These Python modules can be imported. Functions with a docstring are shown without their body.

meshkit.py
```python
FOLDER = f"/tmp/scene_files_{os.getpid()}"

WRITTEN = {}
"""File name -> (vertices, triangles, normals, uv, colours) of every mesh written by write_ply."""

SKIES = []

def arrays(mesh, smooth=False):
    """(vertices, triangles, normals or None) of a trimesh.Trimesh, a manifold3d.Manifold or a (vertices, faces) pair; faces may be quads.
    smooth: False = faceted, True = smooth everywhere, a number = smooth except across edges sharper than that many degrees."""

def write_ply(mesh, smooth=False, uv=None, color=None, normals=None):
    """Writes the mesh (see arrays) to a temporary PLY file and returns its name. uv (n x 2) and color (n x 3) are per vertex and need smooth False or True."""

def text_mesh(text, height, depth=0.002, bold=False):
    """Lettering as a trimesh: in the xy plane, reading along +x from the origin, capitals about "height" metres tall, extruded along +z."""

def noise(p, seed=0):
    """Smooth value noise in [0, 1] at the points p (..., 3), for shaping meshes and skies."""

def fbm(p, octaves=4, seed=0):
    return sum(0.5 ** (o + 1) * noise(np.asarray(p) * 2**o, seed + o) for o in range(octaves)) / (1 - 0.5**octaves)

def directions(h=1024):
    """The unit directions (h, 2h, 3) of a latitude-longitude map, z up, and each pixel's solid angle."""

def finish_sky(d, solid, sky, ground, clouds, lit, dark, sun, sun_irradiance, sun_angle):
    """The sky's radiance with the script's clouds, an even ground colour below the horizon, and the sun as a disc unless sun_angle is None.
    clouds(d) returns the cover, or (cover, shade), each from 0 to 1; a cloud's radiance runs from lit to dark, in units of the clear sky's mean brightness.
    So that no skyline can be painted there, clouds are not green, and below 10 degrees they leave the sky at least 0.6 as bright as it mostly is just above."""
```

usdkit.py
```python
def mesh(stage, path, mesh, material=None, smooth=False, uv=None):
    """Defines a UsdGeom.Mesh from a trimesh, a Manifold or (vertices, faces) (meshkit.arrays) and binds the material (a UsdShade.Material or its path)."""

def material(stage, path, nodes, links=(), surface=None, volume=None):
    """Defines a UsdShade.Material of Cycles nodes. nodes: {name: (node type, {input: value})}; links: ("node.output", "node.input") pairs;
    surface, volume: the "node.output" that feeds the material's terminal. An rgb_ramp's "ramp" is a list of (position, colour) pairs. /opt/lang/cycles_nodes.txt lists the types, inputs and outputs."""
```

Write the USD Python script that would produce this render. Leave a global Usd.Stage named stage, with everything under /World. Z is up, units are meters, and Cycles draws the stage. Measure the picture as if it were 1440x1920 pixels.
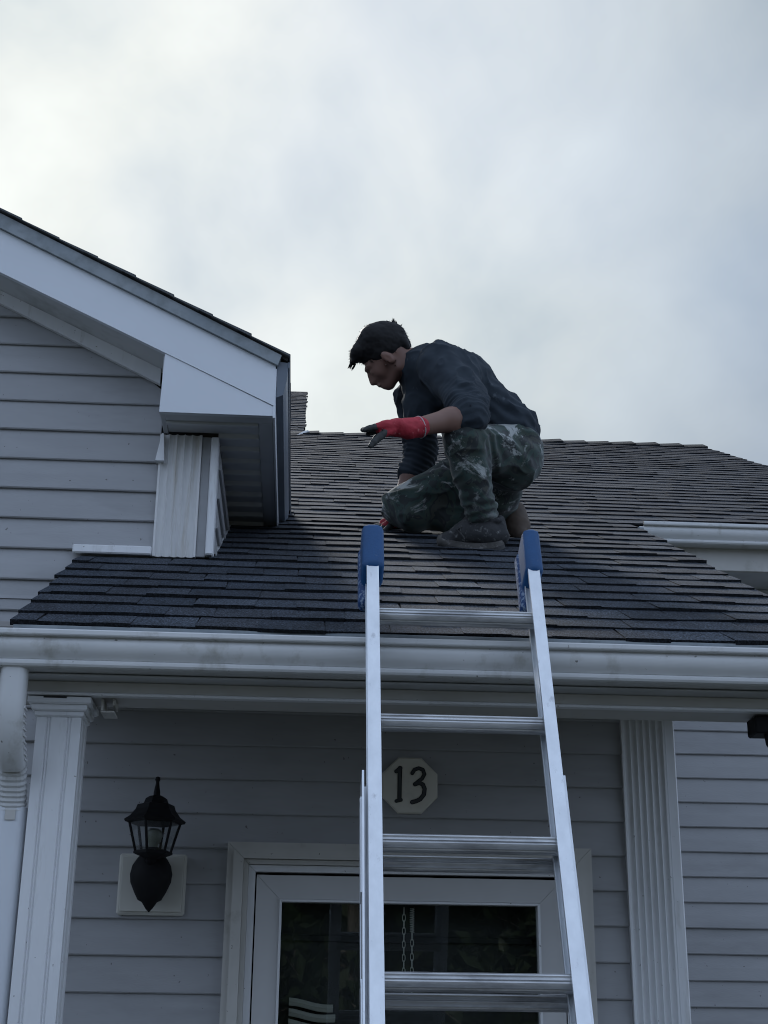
import math, random
import numpy as np
import trimesh
from shapely.geometry import Polygon, LineString, Point, box as sbox
from shapely.ops import unary_union
from shapely import affinity
import usdkit, meshkit
from pxr import Usd, UsdGeom, UsdLux, UsdShade, Gf, Sdf

stage = Usd.Stage.CreateInMemory()
UsdGeom.SetStageUpAxis(stage, 'Z')
UsdGeom.SetStageMetersPerUnit(stage, 1.0)
UsdGeom.Xform.Define(stage, '/World')
UsdGeom.Scope.Define(stage, '/World/Looks')
EYE = 1.65                      # height of the camera above the front yard; all z below are measured from the camera

# ------------------------------------------------------------------ camera, sky, sun
FPX = 2700.0
def basis(p=20.5, yaw=3.2, roll=.68):
    p, yaw, roll = np.radians([p, yaw, roll])
    f = np.array([np.sin(yaw) * np.cos(p), np.cos(yaw) * np.cos(p), np.sin(p)])
    r = np.array([np.cos(yaw), -np.sin(yaw), 0]); u = np.cross(r, f)
    return np.cos(roll) * r + np.sin(roll) * u, -np.sin(roll) * r + np.cos(roll) * u, f
CR, CU, CF = basis()
cam = UsdGeom.Camera.Define(stage, '/World/camera')
cam.AddTransformOp().Set(Gf.Matrix4d(*CR, 0, *CU, 0, *(-CF), 0, 0, 0, EYE, 1))
cam.CreateHorizontalApertureAttr(36.0); cam.CreateVerticalApertureAttr(48.0)
cam.CreateFocalLengthAttr(36.0 * FPX / 1440)
cam.CreateClippingRangeAttr(Gf.Vec2f(.05, 2000))
cam.CreateExposureAttr(0.64)
SUN_AZ, SUN_EL = math.radians(-13), math.radians(35)
SUN = np.array([math.sin(SUN_AZ) * math.cos(SUN_EL), math.cos(SUN_AZ) * math.cos(SUN_EL), math.sin(SUN_EL)])

sky_mat = usdkit.material(stage, '/World/Looks/sky', {
    'sky': ('sky_texture', {'sky_type': 'single_scattering', 'sun_disc': False, 'sun_elevation': SUN_EL, 'sun_rotation': SUN_AZ, 'aerosol_density': .6}),
    'tc': ('texture_coordinate', {}),
    'dot': ('vector_math', {'math_type': 'dot_product', 'vector2': tuple(SUN)}),
    'glow': ('rgb_ramp', {'ramp': [(0, (3.5, 4.3, 5.8)), (.5, (3.4, 4.15, 5.5)), (.86, (2.25, 2.75, 3.6)), (.925, (2.45, 2.9, 3.5)), (.95, (3.45, 3.85, 4.1)), (.972, (4.5, 4.85, 4.85)), (.988, (5.0, 5.3, 5.2)), (1, (5.5, 5.75, 5.6))]}),
    'gx': ('map_range', {'from_min': -1, 'from_max': 1, 'clamp': True}),
    'map': ('mapping', {'scale': (1.5, 1.0, 1.5), 'rotation': (.0, .6, .3), 'location': (.4, .1, .2)}),
    'n1': ('noise_texture', {'scale': 4.2, 'detail': 6, 'roughness': .5, 'distortion': .15}),
    'n2': ('noise_texture', {'scale': 1.7, 'detail': 3, 'roughness': .45}),
    'r1': ('rgb_ramp', {'ramp': [(.26, (.66, .72, .80)), (.42, (.86, .89, .925)), (.54, (1.0, 1.0, 1.0)), (.70, (1.15, 1.145, 1.13))]}),
    'cov': ('rgb_ramp', {'ramp': [(.28, (.75,) * 3), (.48, (.97,) * 3), (.6, (1.0,) * 3)]}),
    'mul': ('mix', {'mix_type': 'multiply', 'fac': 1.0}),
    'mixc': ('mix', {'mix_type': 'mix'}),
    'bg': ('background_shader', {'strength': .1}),
}, [('tc.generated', 'dot.vector1'), ('dot.value', 'gx.value'), ('gx.result', 'glow.fac'), ('tc.generated', 'map.vector'),
    ('map.vector', 'n1.vector'), ('map.vector', 'n2.vector'), ('n1.fac', 'r1.fac'), ('n2.fac', 'cov.fac'),
    ('glow.color', 'mul.color1'), ('r1.color', 'mul.color2'), ('cov.color', 'mixc.fac'), ('sky.color', 'mixc.color1'), ('mul.color', 'mixc.color2'), ('mixc.color', 'bg.color')],
    surface='bg.background')
dome = UsdLux.DomeLight.Define(stage, '/World/sky')
UsdShade.MaterialBindingAPI.Apply(dome.GetPrim()).Bind(sky_mat)
dome.GetPrim().SetCustomDataByKey('kind', 'structure')
dome.GetPrim().SetCustomDataByKey('label', 'pale overcast sky, brightest behind the gable')
dome.GetPrim().SetCustomDataByKey('category', 'sky')
sun = UsdLux.DistantLight.Define(stage, '/World/sun')
sun.CreateNormalizeAttr(True); sun.CreateIntensityAttr(.4); sun.CreateAngleAttr(10.0); sun.CreateColorAttr(Gf.Vec3f(1, .98, .95))
_z = SUN; _x = np.cross([0, 0, 1], _z); _x /= np.linalg.norm(_x); _y = np.cross(_z, _x)
sun.AddTransformOp().Set(Gf.Matrix4d(*_x, 0, *_y, 0, *_z, 0, 0, 0, 30, 1))

# ------------------------------------------------------------------ pixel helpers (points at a stated depth)
def ray(x, y): return CF + CR * (x - 720) / FPX - CU * (y - 960) / FPX
def at(x, y, Y): d = ray(x, y); return d * Y / d[1]

# ------------------------------------------------------------------ prims
_used = {}
def numbered(parent, name):
    k = (parent, name); n = _used.get(k, 0); _used[k] = n + 1
    return f'{parent}/{name}' if n == 0 else f'{parent}/{name}_{n:03d}'
_base = {}
def tag(prim, label=None, cat=None, group=None, kind=None):
    for k, v in (('label', label), ('category', cat), ('group', group), ('kind', kind)):
        if v: prim.SetCustomDataByKey(k, v)
def thing(name, label, cat, base, group=None, kind=None):
    path = numbered('/World', name)
    x = UsdGeom.Xform.Define(stage, path)
    b = np.array([base[0], base[1], base[2] + EYE], float)
    x.AddTranslateOp().Set(Gf.Vec3d(*b)); _base[path] = b
    tag(x.GetPrim(), label, cat, group, kind)
    return path
def arrays_of(m):
    if hasattr(m, 'to_mesh'):
        q = m.to_mesh(); return np.array(q.vert_properties[:, :3], float), np.array(q.tri_verts)
    if isinstance(m, (tuple, list)):
        v, f = np.asarray(m[0], float), np.asarray(m[1], int)
        if f.shape[1] == 4: f = np.vstack([f[:, [0, 1, 2]], f[:, [0, 2, 3]]])
        return v, f
    return np.array(m.vertices), np.array(m.faces)
def part(parent, name, m, mat, smooth=False, label=None, kind=None):
    path = numbered(parent, name)
    v, f = arrays_of(m)
    v = v + [0, 0, EYE] - _base[parent]
    usdkit.mesh(stage, path, trimesh.Trimesh(v, f, process=False), MAT[mat], smooth=smooth)
    _base[path] = _base[parent]
    tag(stage.GetPrimAtPath(path), label, None, None, kind)
    return path
def holder(parent, name, label=None):
    path = numbered(parent, name); UsdGeom.Xform.Define(stage, path); _base[path] = _base[parent]
    tag(stage.GetPrimAtPath(path), label); return path
def solo(name, m, mat, label, cat, smooth=False, kind=None, group=None):
    path = numbered('/World', name); v, f = arrays_of(m)
    usdkit.mesh(stage, path, trimesh.Trimesh(v + [0, 0, EYE], f, process=False), MAT[mat], smooth=smooth)
    tag(stage.GetPrimAtPath(path), label, cat, group, kind); return path

# ------------------------------------------------------------------ shapes
def cat(ms): return trimesh.util.concatenate([m if isinstance(m, trimesh.Trimesh) else trimesh.Trimesh(*arrays_of(m), process=False) for m in ms])
def bx(x0, x1, y0, y1, z0, z1, b=.003):
    b = min(b, .3 * (x1 - x0), .3 * (y1 - y0), .3 * (z1 - z0)); P = []
    for x, sx in ((x0, 1), (x1, -1)):
        for y, sy in ((y0, 1), (y1, -1)):
            for z, sz in ((z0, 1), (z1, -1)):
                P += [(x, y + sy * b, z + sz * b), (x + sx * b, y, z + sz * b), (x + sx * b, y + sy * b, z)]
    return trimesh.convex.convex_hull(np.array(P))
def poly_tri(poly, h):
    ms = [trimesh.creation.extrude_polygon(g, h, engine='earcut') for g in getattr(poly, 'geoms', [poly])]
    return trimesh.util.concatenate(ms)
def ex_x(poly, x0, x1):        # polygon in (y,z) extruded along x
    m = poly_tri(poly, x1 - x0); v = m.vertices
    return trimesh.Trimesh(np.c_[v[:, 2] + x0, v[:, 0], v[:, 1]], m.faces, process=False)
def ex_z(poly, z0, z1):        # polygon in (x,y) extruded along z
    m = poly_tri(poly, z1 - z0); v = m.vertices
    return trimesh.Trimesh(np.c_[v[:, 0], v[:, 1], v[:, 2] + z0], m.faces, process=False)
def ex_y(poly, y0, y1):        # polygon in (x,z) extruded along y (front at y0)
    m = poly_tri(poly, y1 - y0); v = m.vertices
    return trimesh.Trimesh(np.c_[v[:, 0], y1 - v[:, 2], v[:, 1]], m.faces, process=False)
def ex_axis(poly, o, ax, ay, ad, t0, t1):
    m = poly_tri(poly, t1 - t0); v = m.vertices
    o, ax, ay, ad = map(np.asarray, (o, ax, ay, ad))
    return trimesh.Trimesh(o + v[:, :1] * ax + v[:, 1:2] * ay + (v[:, 2:] + t0) * ad, m.faces, process=False)
def tube(pts, r, n=8, closed=False):
    pts = np.asarray(pts, float); r = np.broadcast_to(r, len(pts))
    N = len(pts); T = np.gradient(pts, axis=0)
    if closed: T = np.roll(pts, -1, 0) - np.roll(pts, 1, 0)
    T /= np.linalg.norm(T, axis=1, keepdims=True)
    ref = np.array([0, 0, 1.]) if abs(T[0] @ [0, 0, 1]) < .9 else np.array([1., 0, 0])
    V = []
    u = np.cross(T[0], ref); u /= np.linalg.norm(u)
    for i in range(N):
        u = u - T[i] * (u @ T[i]); u /= np.linalg.norm(u); w = np.cross(T[i], u)
        a = np.arange(n) * 2 * np.pi / n
        V.append(pts[i] + r[i] * (np.cos(a)[:, None] * u + np.sin(a)[:, None] * w))
    V = np.vstack(V); F = []
    for i in range(N if closed else N - 1):
        j = (i + 1) % N
        for k in range(n):
            l = (k + 1) % n
            F += [(i * n + k, i * n + l, j * n + l), (i * n + k, j * n + l, j * n + k)]
    if not closed:
        for k in range(1, n - 1): F += [(0, k + 1, k), ((N - 1) * n, (N - 1) * n + k, (N - 1) * n + k + 1)]
    return trimesh.Trimesh(V, np.array(F), process=False)
def lathe(prof, c, n=24, axis='z', flat=1.0):
    prof = np.asarray(prof, float); a = np.arange(n) * 2 * np.pi / n
    V = np.concatenate([np.c_[r * np.cos(a), r * np.sin(a) * flat, np.full(n, z)] for r, z in prof])
    F = []
    for i in range(len(prof) - 1):
        for k in range(n):
            l = (k + 1) % n
            F += [(i * n + k, i * n + l, (i + 1) * n + l), (i * n + k, (i + 1) * n + l, (i + 1) * n + k)]
    return trimesh.Trimesh(V + np.asarray(c), np.array(F), process=False)

# ------------------------------------------------------------------ materials
MAT = {}
def surf(name, c1, c2, scale=6, rough=.5, metallic=0, spec=.5, bump=0, bscale=60, dirt=None, dscale=3, dlo=.55, dhi=.75, stretch=(1, 1, 1), extra=None, bdist=.002, var=0.0, speck=None):
    n = {'g': ('geometry', {}), 'm': ('mapping', {'scale': stretch}),
         'n': ('noise_texture', {'scale': scale, 'detail': 5, 'roughness': .6}),
         'r': ('rgb_ramp', {'ramp': [(.3, c1), (.7, c2)]}),
         'p': ('principled_bsdf', {'roughness': rough, 'metallic': metallic, 'specular_ior_level': spec})}
    L = [('g.position', 'm.vector'), ('m.vector', 'n.vector'), ('n.fac', 'r.fac')]
    out = 'r.color'
    if dirt is not None:
        n['dn'] = ('noise_texture', {'scale': dscale, 'detail': 6, 'roughness': .65})
        n['dr'] = ('rgb_ramp', {'ramp': [(dlo, (0, 0, 0)), (dhi, (1, 1, 1))]})
        n['dm'] = ('mix', {'mix_type': 'mix', 'color2': dirt})
        L += [('m.vector', 'dn.vector'), ('dn.fac', 'dr.fac'), ('dr.color', 'dm.fac'), (out, 'dm.color1')]; out = 'dm.color'
    if speck is not None:                                    # fly specks and splashes
        n['kn'] = ('noise_texture', {'scale': 75, 'detail': 2, 'roughness': .5}); n['kr'] = ('rgb_ramp', {'ramp': [(.735, (0, 0, 0)), (.77, (.8,) * 3)]})
        n['km'] = ('mix', {'mix_type': 'mix', 'color2': speck})
        L += [('g.position', 'kn.vector'), ('kn.fac', 'kr.fac'), ('kr.color', 'km.fac'), (out, 'km.color1')]; out = 'km.color'
    if var:
        n['oi'] = ('object_info', {}); n['om'] = ('map_range', {'from_min': 0, 'from_max': 1, 'to_min': 1 - var, 'to_max': 1 + var})
        n['ov'] = ('hsv', {})
        L += [('oi.random', 'om.value'), ('om.result', 'ov.value'), (out, 'ov.color')]; out = 'ov.color'
    L.append((out, 'p.base_color'))
    if bump:
        n['bn'] = ('noise_texture', {'scale': bscale, 'detail': 4, 'roughness': .6})
        n['b'] = ('bump', {'strength': bump, 'distance': bdist})
        L += [('m.vector', 'bn.vector'), ('bn.fac', 'b.height'), ('b.normal', 'p.normal')]
    MAT[name] = usdkit.material(stage, f'/World/Looks/{name}', n, L, surface='p.BSDF')
# principled socket name check: harmless if the input is unknown
surf('siding', (.335, .340, .352), (.375, .380, .392), scale=4, rough=.42, bump=.3, bscale=70, bdist=.0018, dirt=(.27, .275, .28), dscale=2.6, dlo=.5, dhi=.85, stretch=(1, 1, 4), var=.05, speck=(.10, .09, .08))
surf('trim', (.68, .69, .705), (.74, .75, .76), scale=5, rough=.4, bump=.08, bscale=50, dirt=(.42, .41, .38), dscale=7, dlo=.58, dhi=.9, stretch=(4, 4, .7), speck=(.12, .11, .10))
surf('fascia', (.64, .67, .71), (.68, .71, .75), scale=2, rough=.36, bump=.12, bscale=7, bdist=.006)
surf('gutter', (.56, .57, .57), (.63, .635, .63), scale=6, rough=.38, bump=.12, bscale=8, bdist=.004, dirt=(.33, .32, .28), dscale=13, dlo=.57, dhi=.82, stretch=(1, 1, .8), speck=(.08, .075, .06))
surf('beam', (.47, .46, .43), (.54, .53, .50), scale=5, rough=.5, dirt=(.3, .29, .25), dscale=9, dlo=.6, dhi=.85, speck=(.08, .075, .06))
surf('soffit', (.52, .54, .56), (.58, .59, .61), scale=6, rough=.5, dirt=(.36, .37, .37), dscale=4, dlo=.55, dhi=.85)
surf('rake_soffit', (.50, .52, .53), (.57, .58, .59), scale=4, rough=.5, dirt=(.33, .345, .34), dscale=7, dlo=.52, dhi=.75)
surf('stained_post', (.62, .62, .62), (.70, .70, .69), scale=5, rough=.45, dirt=(.42, .37, .29), dscale=4, dlo=.52, dhi=.8, stretch=(9, 9, .6))
surf('drip_edge', (.20, .235, .26), (.29, .32, .34), scale=9, rough=.45, dirt=(.13, .15, .15), dscale=14, dlo=.5, dhi=.8)
surf('dark_gutter', (.10, .125, .16), (.14, .165, .20), scale=6, rough=.4)
surf('deck', (.02, .02, .022), (.03, .03, .032), rough=.9)
surf('porch_ceiling', (.30, .29, .28), (.34, .33, .32), rough=.6)
surf('aluminium', (.70, .73, .76), (.82, .85, .88), scale=30, rough=.38, metallic=.7, bump=.25, bscale=140, bdist=.0008, dirt=(.45, .46, .48), dscale=38, dlo=.62, dhi=.78, stretch=(1, 1, .45))
surf('rung_metal', (.45, .46, .47), (.66, .67, .68), scale=40, rough=.38, metallic=.8, dirt=(.25, .25, .26), dscale=26, dlo=.5, dhi=.75, stretch=(.25, 1, 1))
surf('blue_rubber', (.003, .056, .17), (.005, .070, .205), scale=20, rough=.55, bump=.4, bscale=160, dirt=(.05, .10, .20), dscale=70, dlo=.63, dhi=.75)
surf('blue_rubber_worn', (.006, .04, .14), (.015, .06, .19), scale=60, rough=.6, bump=.5, bscale=160, dirt=(.22, .30, .42), dscale=120, dlo=.5, dhi=.6)
surf('black_metal', (.004, .004, .005), (.008, .008, .009), scale=30, rough=.6, spec=.2, bump=.3, bscale=120)
surf('cream_plastic', (.50, .49, .44), (.56, .55, .50), scale=6, rough=.5, dirt=(.38, .37, .32), dscale=9, dlo=.6, dhi=.85)
surf('plaque', (.62, .59, .51), (.68, .65, .57), scale=9, rough=.6, dirt=(.48, .46, .40), dscale=12, dlo=.55, dhi=.8, bump=.2)
surf('numeral_black', (.008, .008, .009), (.012, .012, .013), rough=.5)
surf('numeral_grey', (.030, .032, .034), (.045, .047, .05), scale=30, rough=.55)
surf('door_white', (.52, .52, .52), (.56, .56, .56), scale=5, rough=.4)
surf('door_dark', (.012, .012, .013), (.022, .021, .02), scale=8, rough=.5)
surf('interior', (.02, .022, .024), (.035, .036, .036), scale=3, rough=.8)
surf('chain_metal', (.55, .53, .5), (.7, .68, .64), scale=60, rough=.4)
surf('reflection_pale', (.32, .31, .27), (.40, .385, .345), scale=12, rough=.8)  # pale tone of the stripes reflected in the door pane
surf('ground', (.045, .05, .028), (.065, .066, .04), scale=1.2, rough=.95, dirt=(.07, .06, .045), dscale=.6)
surf('concrete', (.12, .115, .105), (.17, .16, .148), scale=5, rough=.85, bump=.4)
surf('bark', (.16, .15, .13), (.26, .24, .21), scale=12, rough=.9, bump=.5)
surf('leaves', (.015, .03, .012), (.04, .065, .022), scale=2, rough=.6)
surf('skin', (.19, .105, .08), (.215, .12, .092), scale=14, rough=.5, bump=.2, bscale=220)
surf('hair', (.005, .005, .006), (.010, .009, .009), scale=80, rough=.6, spec=.25)
surf('shirt', (.012, .020, .030), (.024, .035, .047), scale=11, rough=.9, bump=.5, bscale=300, dirt=(.10, .12, .14), dscale=16, dlo=.66, dhi=.80)
surf('shirt_seam', (.12, .13, .14), (.16, .17, .18), rough=.9)
surf('boot', (.075, .055, .042), (.11, .08, .06), scale=20, rough=.8, bump=.4)
surf('glove_red', (.36, .018, .034), (.45, .030, .048), scale=40, rough=.7, bump=.5, bscale=220, dirt=(.62, .30, .30), dscale=34, dlo=.62, dhi=.74)
surf('glove_dark', (.022, .026, .026), (.05, .052, .05), scale=60, rough=.6, bump=.5, bscale=150)
surf('glove_cuff', (.4, .4, .4), (.5, .5, .5), rough=.8)
surf('shoe', (.013, .014, .016), (.030, .031, .033), scale=40, rough=.8, bump=.6, bscale=150, dirt=(.20, .205, .20), dscale=55, dlo=.58, dhi=.72)
surf('shoe_sole', (.055, .052, .048), (.095, .09, .085), scale=30, rough=.8, bump=.5, dirt=(.24, .23, .22), dscale=40, dlo=.55, dhi=.7)
surf('lace', (.022, .022, .022), (.06, .06, .06), scale=90, rough=.8)
surf('bulb', (.15, .165, .135), (.19, .20, .165), rough=.35)

def shingle(name, lo, hi, hue):
    MAT[name] = usdkit.material(stage, f'/World/Looks/{name}', {
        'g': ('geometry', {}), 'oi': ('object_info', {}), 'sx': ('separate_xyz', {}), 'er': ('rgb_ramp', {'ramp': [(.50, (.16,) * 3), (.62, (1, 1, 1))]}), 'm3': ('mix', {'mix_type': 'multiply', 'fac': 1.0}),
        'add': ('math', {'math_type': 'add'}), 'fr': ('math', {'math_type': 'fraction'}),
        'tone': ('rgb_ramp', {'ramp': [(0, lo), (.45, tuple(.5 * (a + b) for a, b in zip(lo, hi))), (.7, hue), (1, hi)]}),
        's': ('noise_texture', {'scale': 210, 'detail': 2, 'roughness': .7}),
        'sr': ('rgb_ramp', {'ramp': [(.36, (.25,) * 3), (.52, (.9,) * 3), (.66, (2.8, 2.8, 2.85))]}),
        'w': ('noise_texture', {'scale': 5, 'detail': 4, 'roughness': .6}), 'wr': ('rgb_ramp', {'ramp': [(.3, (.7,) * 3), (.7, (1.3,) * 3)]}),
        'm1': ('mix', {'mix_type': 'multiply', 'fac': 1.0}), 'm2': ('mix', {'mix_type': 'multiply', 'fac': 1.0}),
        'b': ('bump', {'strength': .7, 'distance': .0025}), 'p': ('principled_bsdf', {'roughness': .93, 'specular_ior_level': .25})},
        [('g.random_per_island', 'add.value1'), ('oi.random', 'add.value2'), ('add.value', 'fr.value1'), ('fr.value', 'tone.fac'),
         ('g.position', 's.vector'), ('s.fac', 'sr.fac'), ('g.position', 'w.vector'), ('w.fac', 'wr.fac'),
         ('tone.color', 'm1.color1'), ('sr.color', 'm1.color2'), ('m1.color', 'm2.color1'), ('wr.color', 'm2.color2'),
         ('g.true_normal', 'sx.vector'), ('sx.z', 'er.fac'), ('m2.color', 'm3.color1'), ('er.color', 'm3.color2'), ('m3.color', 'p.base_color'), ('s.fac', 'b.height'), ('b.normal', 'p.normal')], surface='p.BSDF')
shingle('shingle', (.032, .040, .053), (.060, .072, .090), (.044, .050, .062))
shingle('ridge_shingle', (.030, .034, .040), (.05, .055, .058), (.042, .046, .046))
surf('rake_shingle', (.06, .066, .072), (.10, .108, .115), scale=60, rough=.9)

def glass(name, tint=(.9, .93, .92), base=.045):
    MAT[name] = usdkit.material(stage, f'/World/Looks/{name}', {
        't': ('transparent_bsdf', {'color': tint}), 'gl': ('glossy_bsdf', {'color': (1, 1, 1), 'roughness': .01}),
        'f': ('layer_weight', {'blend': .5}), 'pw': ('math', {'math_type': 'power', 'value2': 4.0}), 'ma': ('math', {'math_type': 'multiply_add', 'value2': .7, 'value3': base}), 'm': ('mix_closure', {})},
        [('f.facing', 'pw.value1'), ('pw.value', 'ma.value1'), ('ma.value', 'm.fac'), ('t.BSDF', 'm.closure1'), ('gl.BSDF', 'm.closure2')], surface='m.closure')
glass('door_glass', (.90, .93, .92), .045)
glass('lamp_glass', (.93, .94, .94), .02)

# trousers: dark camouflage with pale plaster stains
MAT['camo'] = usdkit.material(stage, '/World/Looks/camo', {
    'g': ('geometry', {}),
    'n': ('noise_texture', {'scale': 11, 'detail': 3, 'roughness': .55, 'distortion': .8}),
    'r': ('rgb_ramp', {'interpolate': False, 'ramp': [(0, (.015, .021, .021)), (.42, (.021, .044, .037)), (.50, (.032, .048, .038)), (.58, (.015, .020, .021)), (.65, (.040, .044, .036))]}),
    'sn': ('noise_texture', {'scale': 9, 'detail': 8, 'roughness': .72, 'distortion': .6}),
    'sr': ('rgb_ramp', {'ramp': [(.55, (0, 0, 0)), (.64, (1, 1, 1))]}),
    'sp': ('separate_xyz', {}), 'zr': ('map_range', {'from_min': EYE + 1.72, 'from_max': EYE + 1.88, 'to_min': .08, 'to_max': .95}),
    'mm': ('math', {'math_type': 'multiply'}),
    'mx': ('mix', {'mix_type': 'mix', 'color2': (.36, .38, .37)}),
    'bn': ('noise_texture', {'scale': 260, 'detail': 2}), 'b': ('bump', {'strength': .4, 'distance': .0015}),
    'p': ('principled_bsdf', {'roughness': .92, 'sheen_weight': .25})},
    [('g.position', 'n.vector'), ('n.fac', 'r.fac'), ('g.position', 'sn.vector'), ('sn.fac', 'sr.fac'), ('g.position', 'sp.vector'), ('sp.z', 'zr.value'),
     ('sr.color', 'mm.value1'), ('zr.result', 'mm.value2'), ('mm.value', 'mx.fac'), ('r.color', 'mx.color1'), ('mx.color', 'p.base_color'),
     ('g.position', 'bn.vector'), ('bn.fac', 'b.height'), ('b.normal', 'p.normal')], surface='p.BSDF')

# ------------------------------------------------------------------ ground
GZ = -EYE
g = trimesh.creation.box((400, 400, .2)); g.apply_translation((0, 60, GZ - .1))
solo('ground', g, 'ground', 'grassy front yard in front of the house', 'ground', kind='structure')
p = bx(-.5, 1.6, -4, 3.0, GZ - .05, GZ + .03, .01)
solo('path', p, 'concrete', 'concrete front path leading to the porch', 'path', kind='structure')

# ------------------------------------------------------------------ the house
WY = 4.35          # front wall
EX = .1016         # exposure of one clapboard
COURSE0 = .5509    # height of one course line
PS, PY, PZ = .5, 3.30, .924      # porch roof: slope and lower edge
MS, MY, MZ = .523, 5.60, 2.074   # main roof
RY, RZ = 9.80, 4.270             # its ridge
LX0 = -4.3
house = thing('house', 'grey vinyl-sided house with white trim, dark shingle roofs and an open front porch', 'house', (0, WY, GZ))

def siding(parent, polygon, wy, phase=COURSE0, ex=EX, mat='siding', side=None):
    """clapboards of one wall: polygon in (x,z) (or (y,z) for a side wall at x = side); every course is a board of its own"""
    minx, z0, maxx, z1 = polygon.bounds
    k = math.floor((z0 - phase) / ex)
    while phase + k * ex < z1:
        a = phase + k * ex
        for (lo, hi, d0, d1) in ((a, a + ex + .006, .0145, .004),):
            cut = polygon.intersection(sbox(minx - 1, lo, maxx + 1, hi))
            for gm in getattr(cut, 'geoms', [cut]):
                if gm.geom_type != 'Polygon' or gm.area < 2e-4: continue
                xy = np.array(gm.exterior.coords)[:-1]
                bb = np.array([xy[:, 0].min(), xy[:, 0].max()])
                lower = sbox(minx - 1, lo, maxx + 1, lo + .010)
                # face: rounded butt, then almost flat, then receding under the next course
                ms = []
                rows = [(lo, .0), (lo, .0115), (lo + .0035, .0145), (lo + .05, .0105), (hi, .003), (hi, .0)]
                # clip the profile by sampling left and right limits at each row
                def lim(z):
                    zz = min(max(z, gm.bounds[1] + 1e-5), gm.bounds[3] - 1e-5)
                    s = gm.intersection(LineString([(minx - 1, zz), (maxx + 1, zz)]))
                    b = s.bounds; return (b[0], b[2]) if len(b) == 4 else (bb[0], bb[0])
                nseg = max(1, int((bb[1] - bb[0]) / .22)) if bb[1] - bb[0] > .3 else 1
                V = []; nr = len(rows)
                for j in range(nseg + 1):
                    f = j / nseg
                    for ri, (z, d) in enumerate(rows):
                        zc = min(max(z, gm.bounds[1]), gm.bounds[3]); l, r = lim(zc); x = l + f * (r - l)
                        q = meshkit.noise(np.array([[x * 2.7, k * 1.3, 1.], [x * 2.1, k * 2.3, 9.]])) - .5
                        zz = zc + (q[0] * .0022 if ri < 3 else 0); dd = d + (q[1] * .003 if 1 <= ri <= 3 else 0)
                        V.append((x, wy - dd, zz) if side is None else (side + dd, x, zz))
                F = []
                for j in range(nseg):
                    for i in range(nr - 1):
                        p0, p1 = j * nr + i, (j + 1) * nr + i; F += [(p0, p1, p1 + 1), (p0, p1 + 1, p0 + 1)]
                e0 = nseg * nr
                for i in range(1, nr - 1): F += [(0, i + 1, i), (e0, e0 + i, e0 + i + 1)]
                part(parent, 'siding_board', (np.array(V), np.array(F)), mat)
        k += 1

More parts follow.
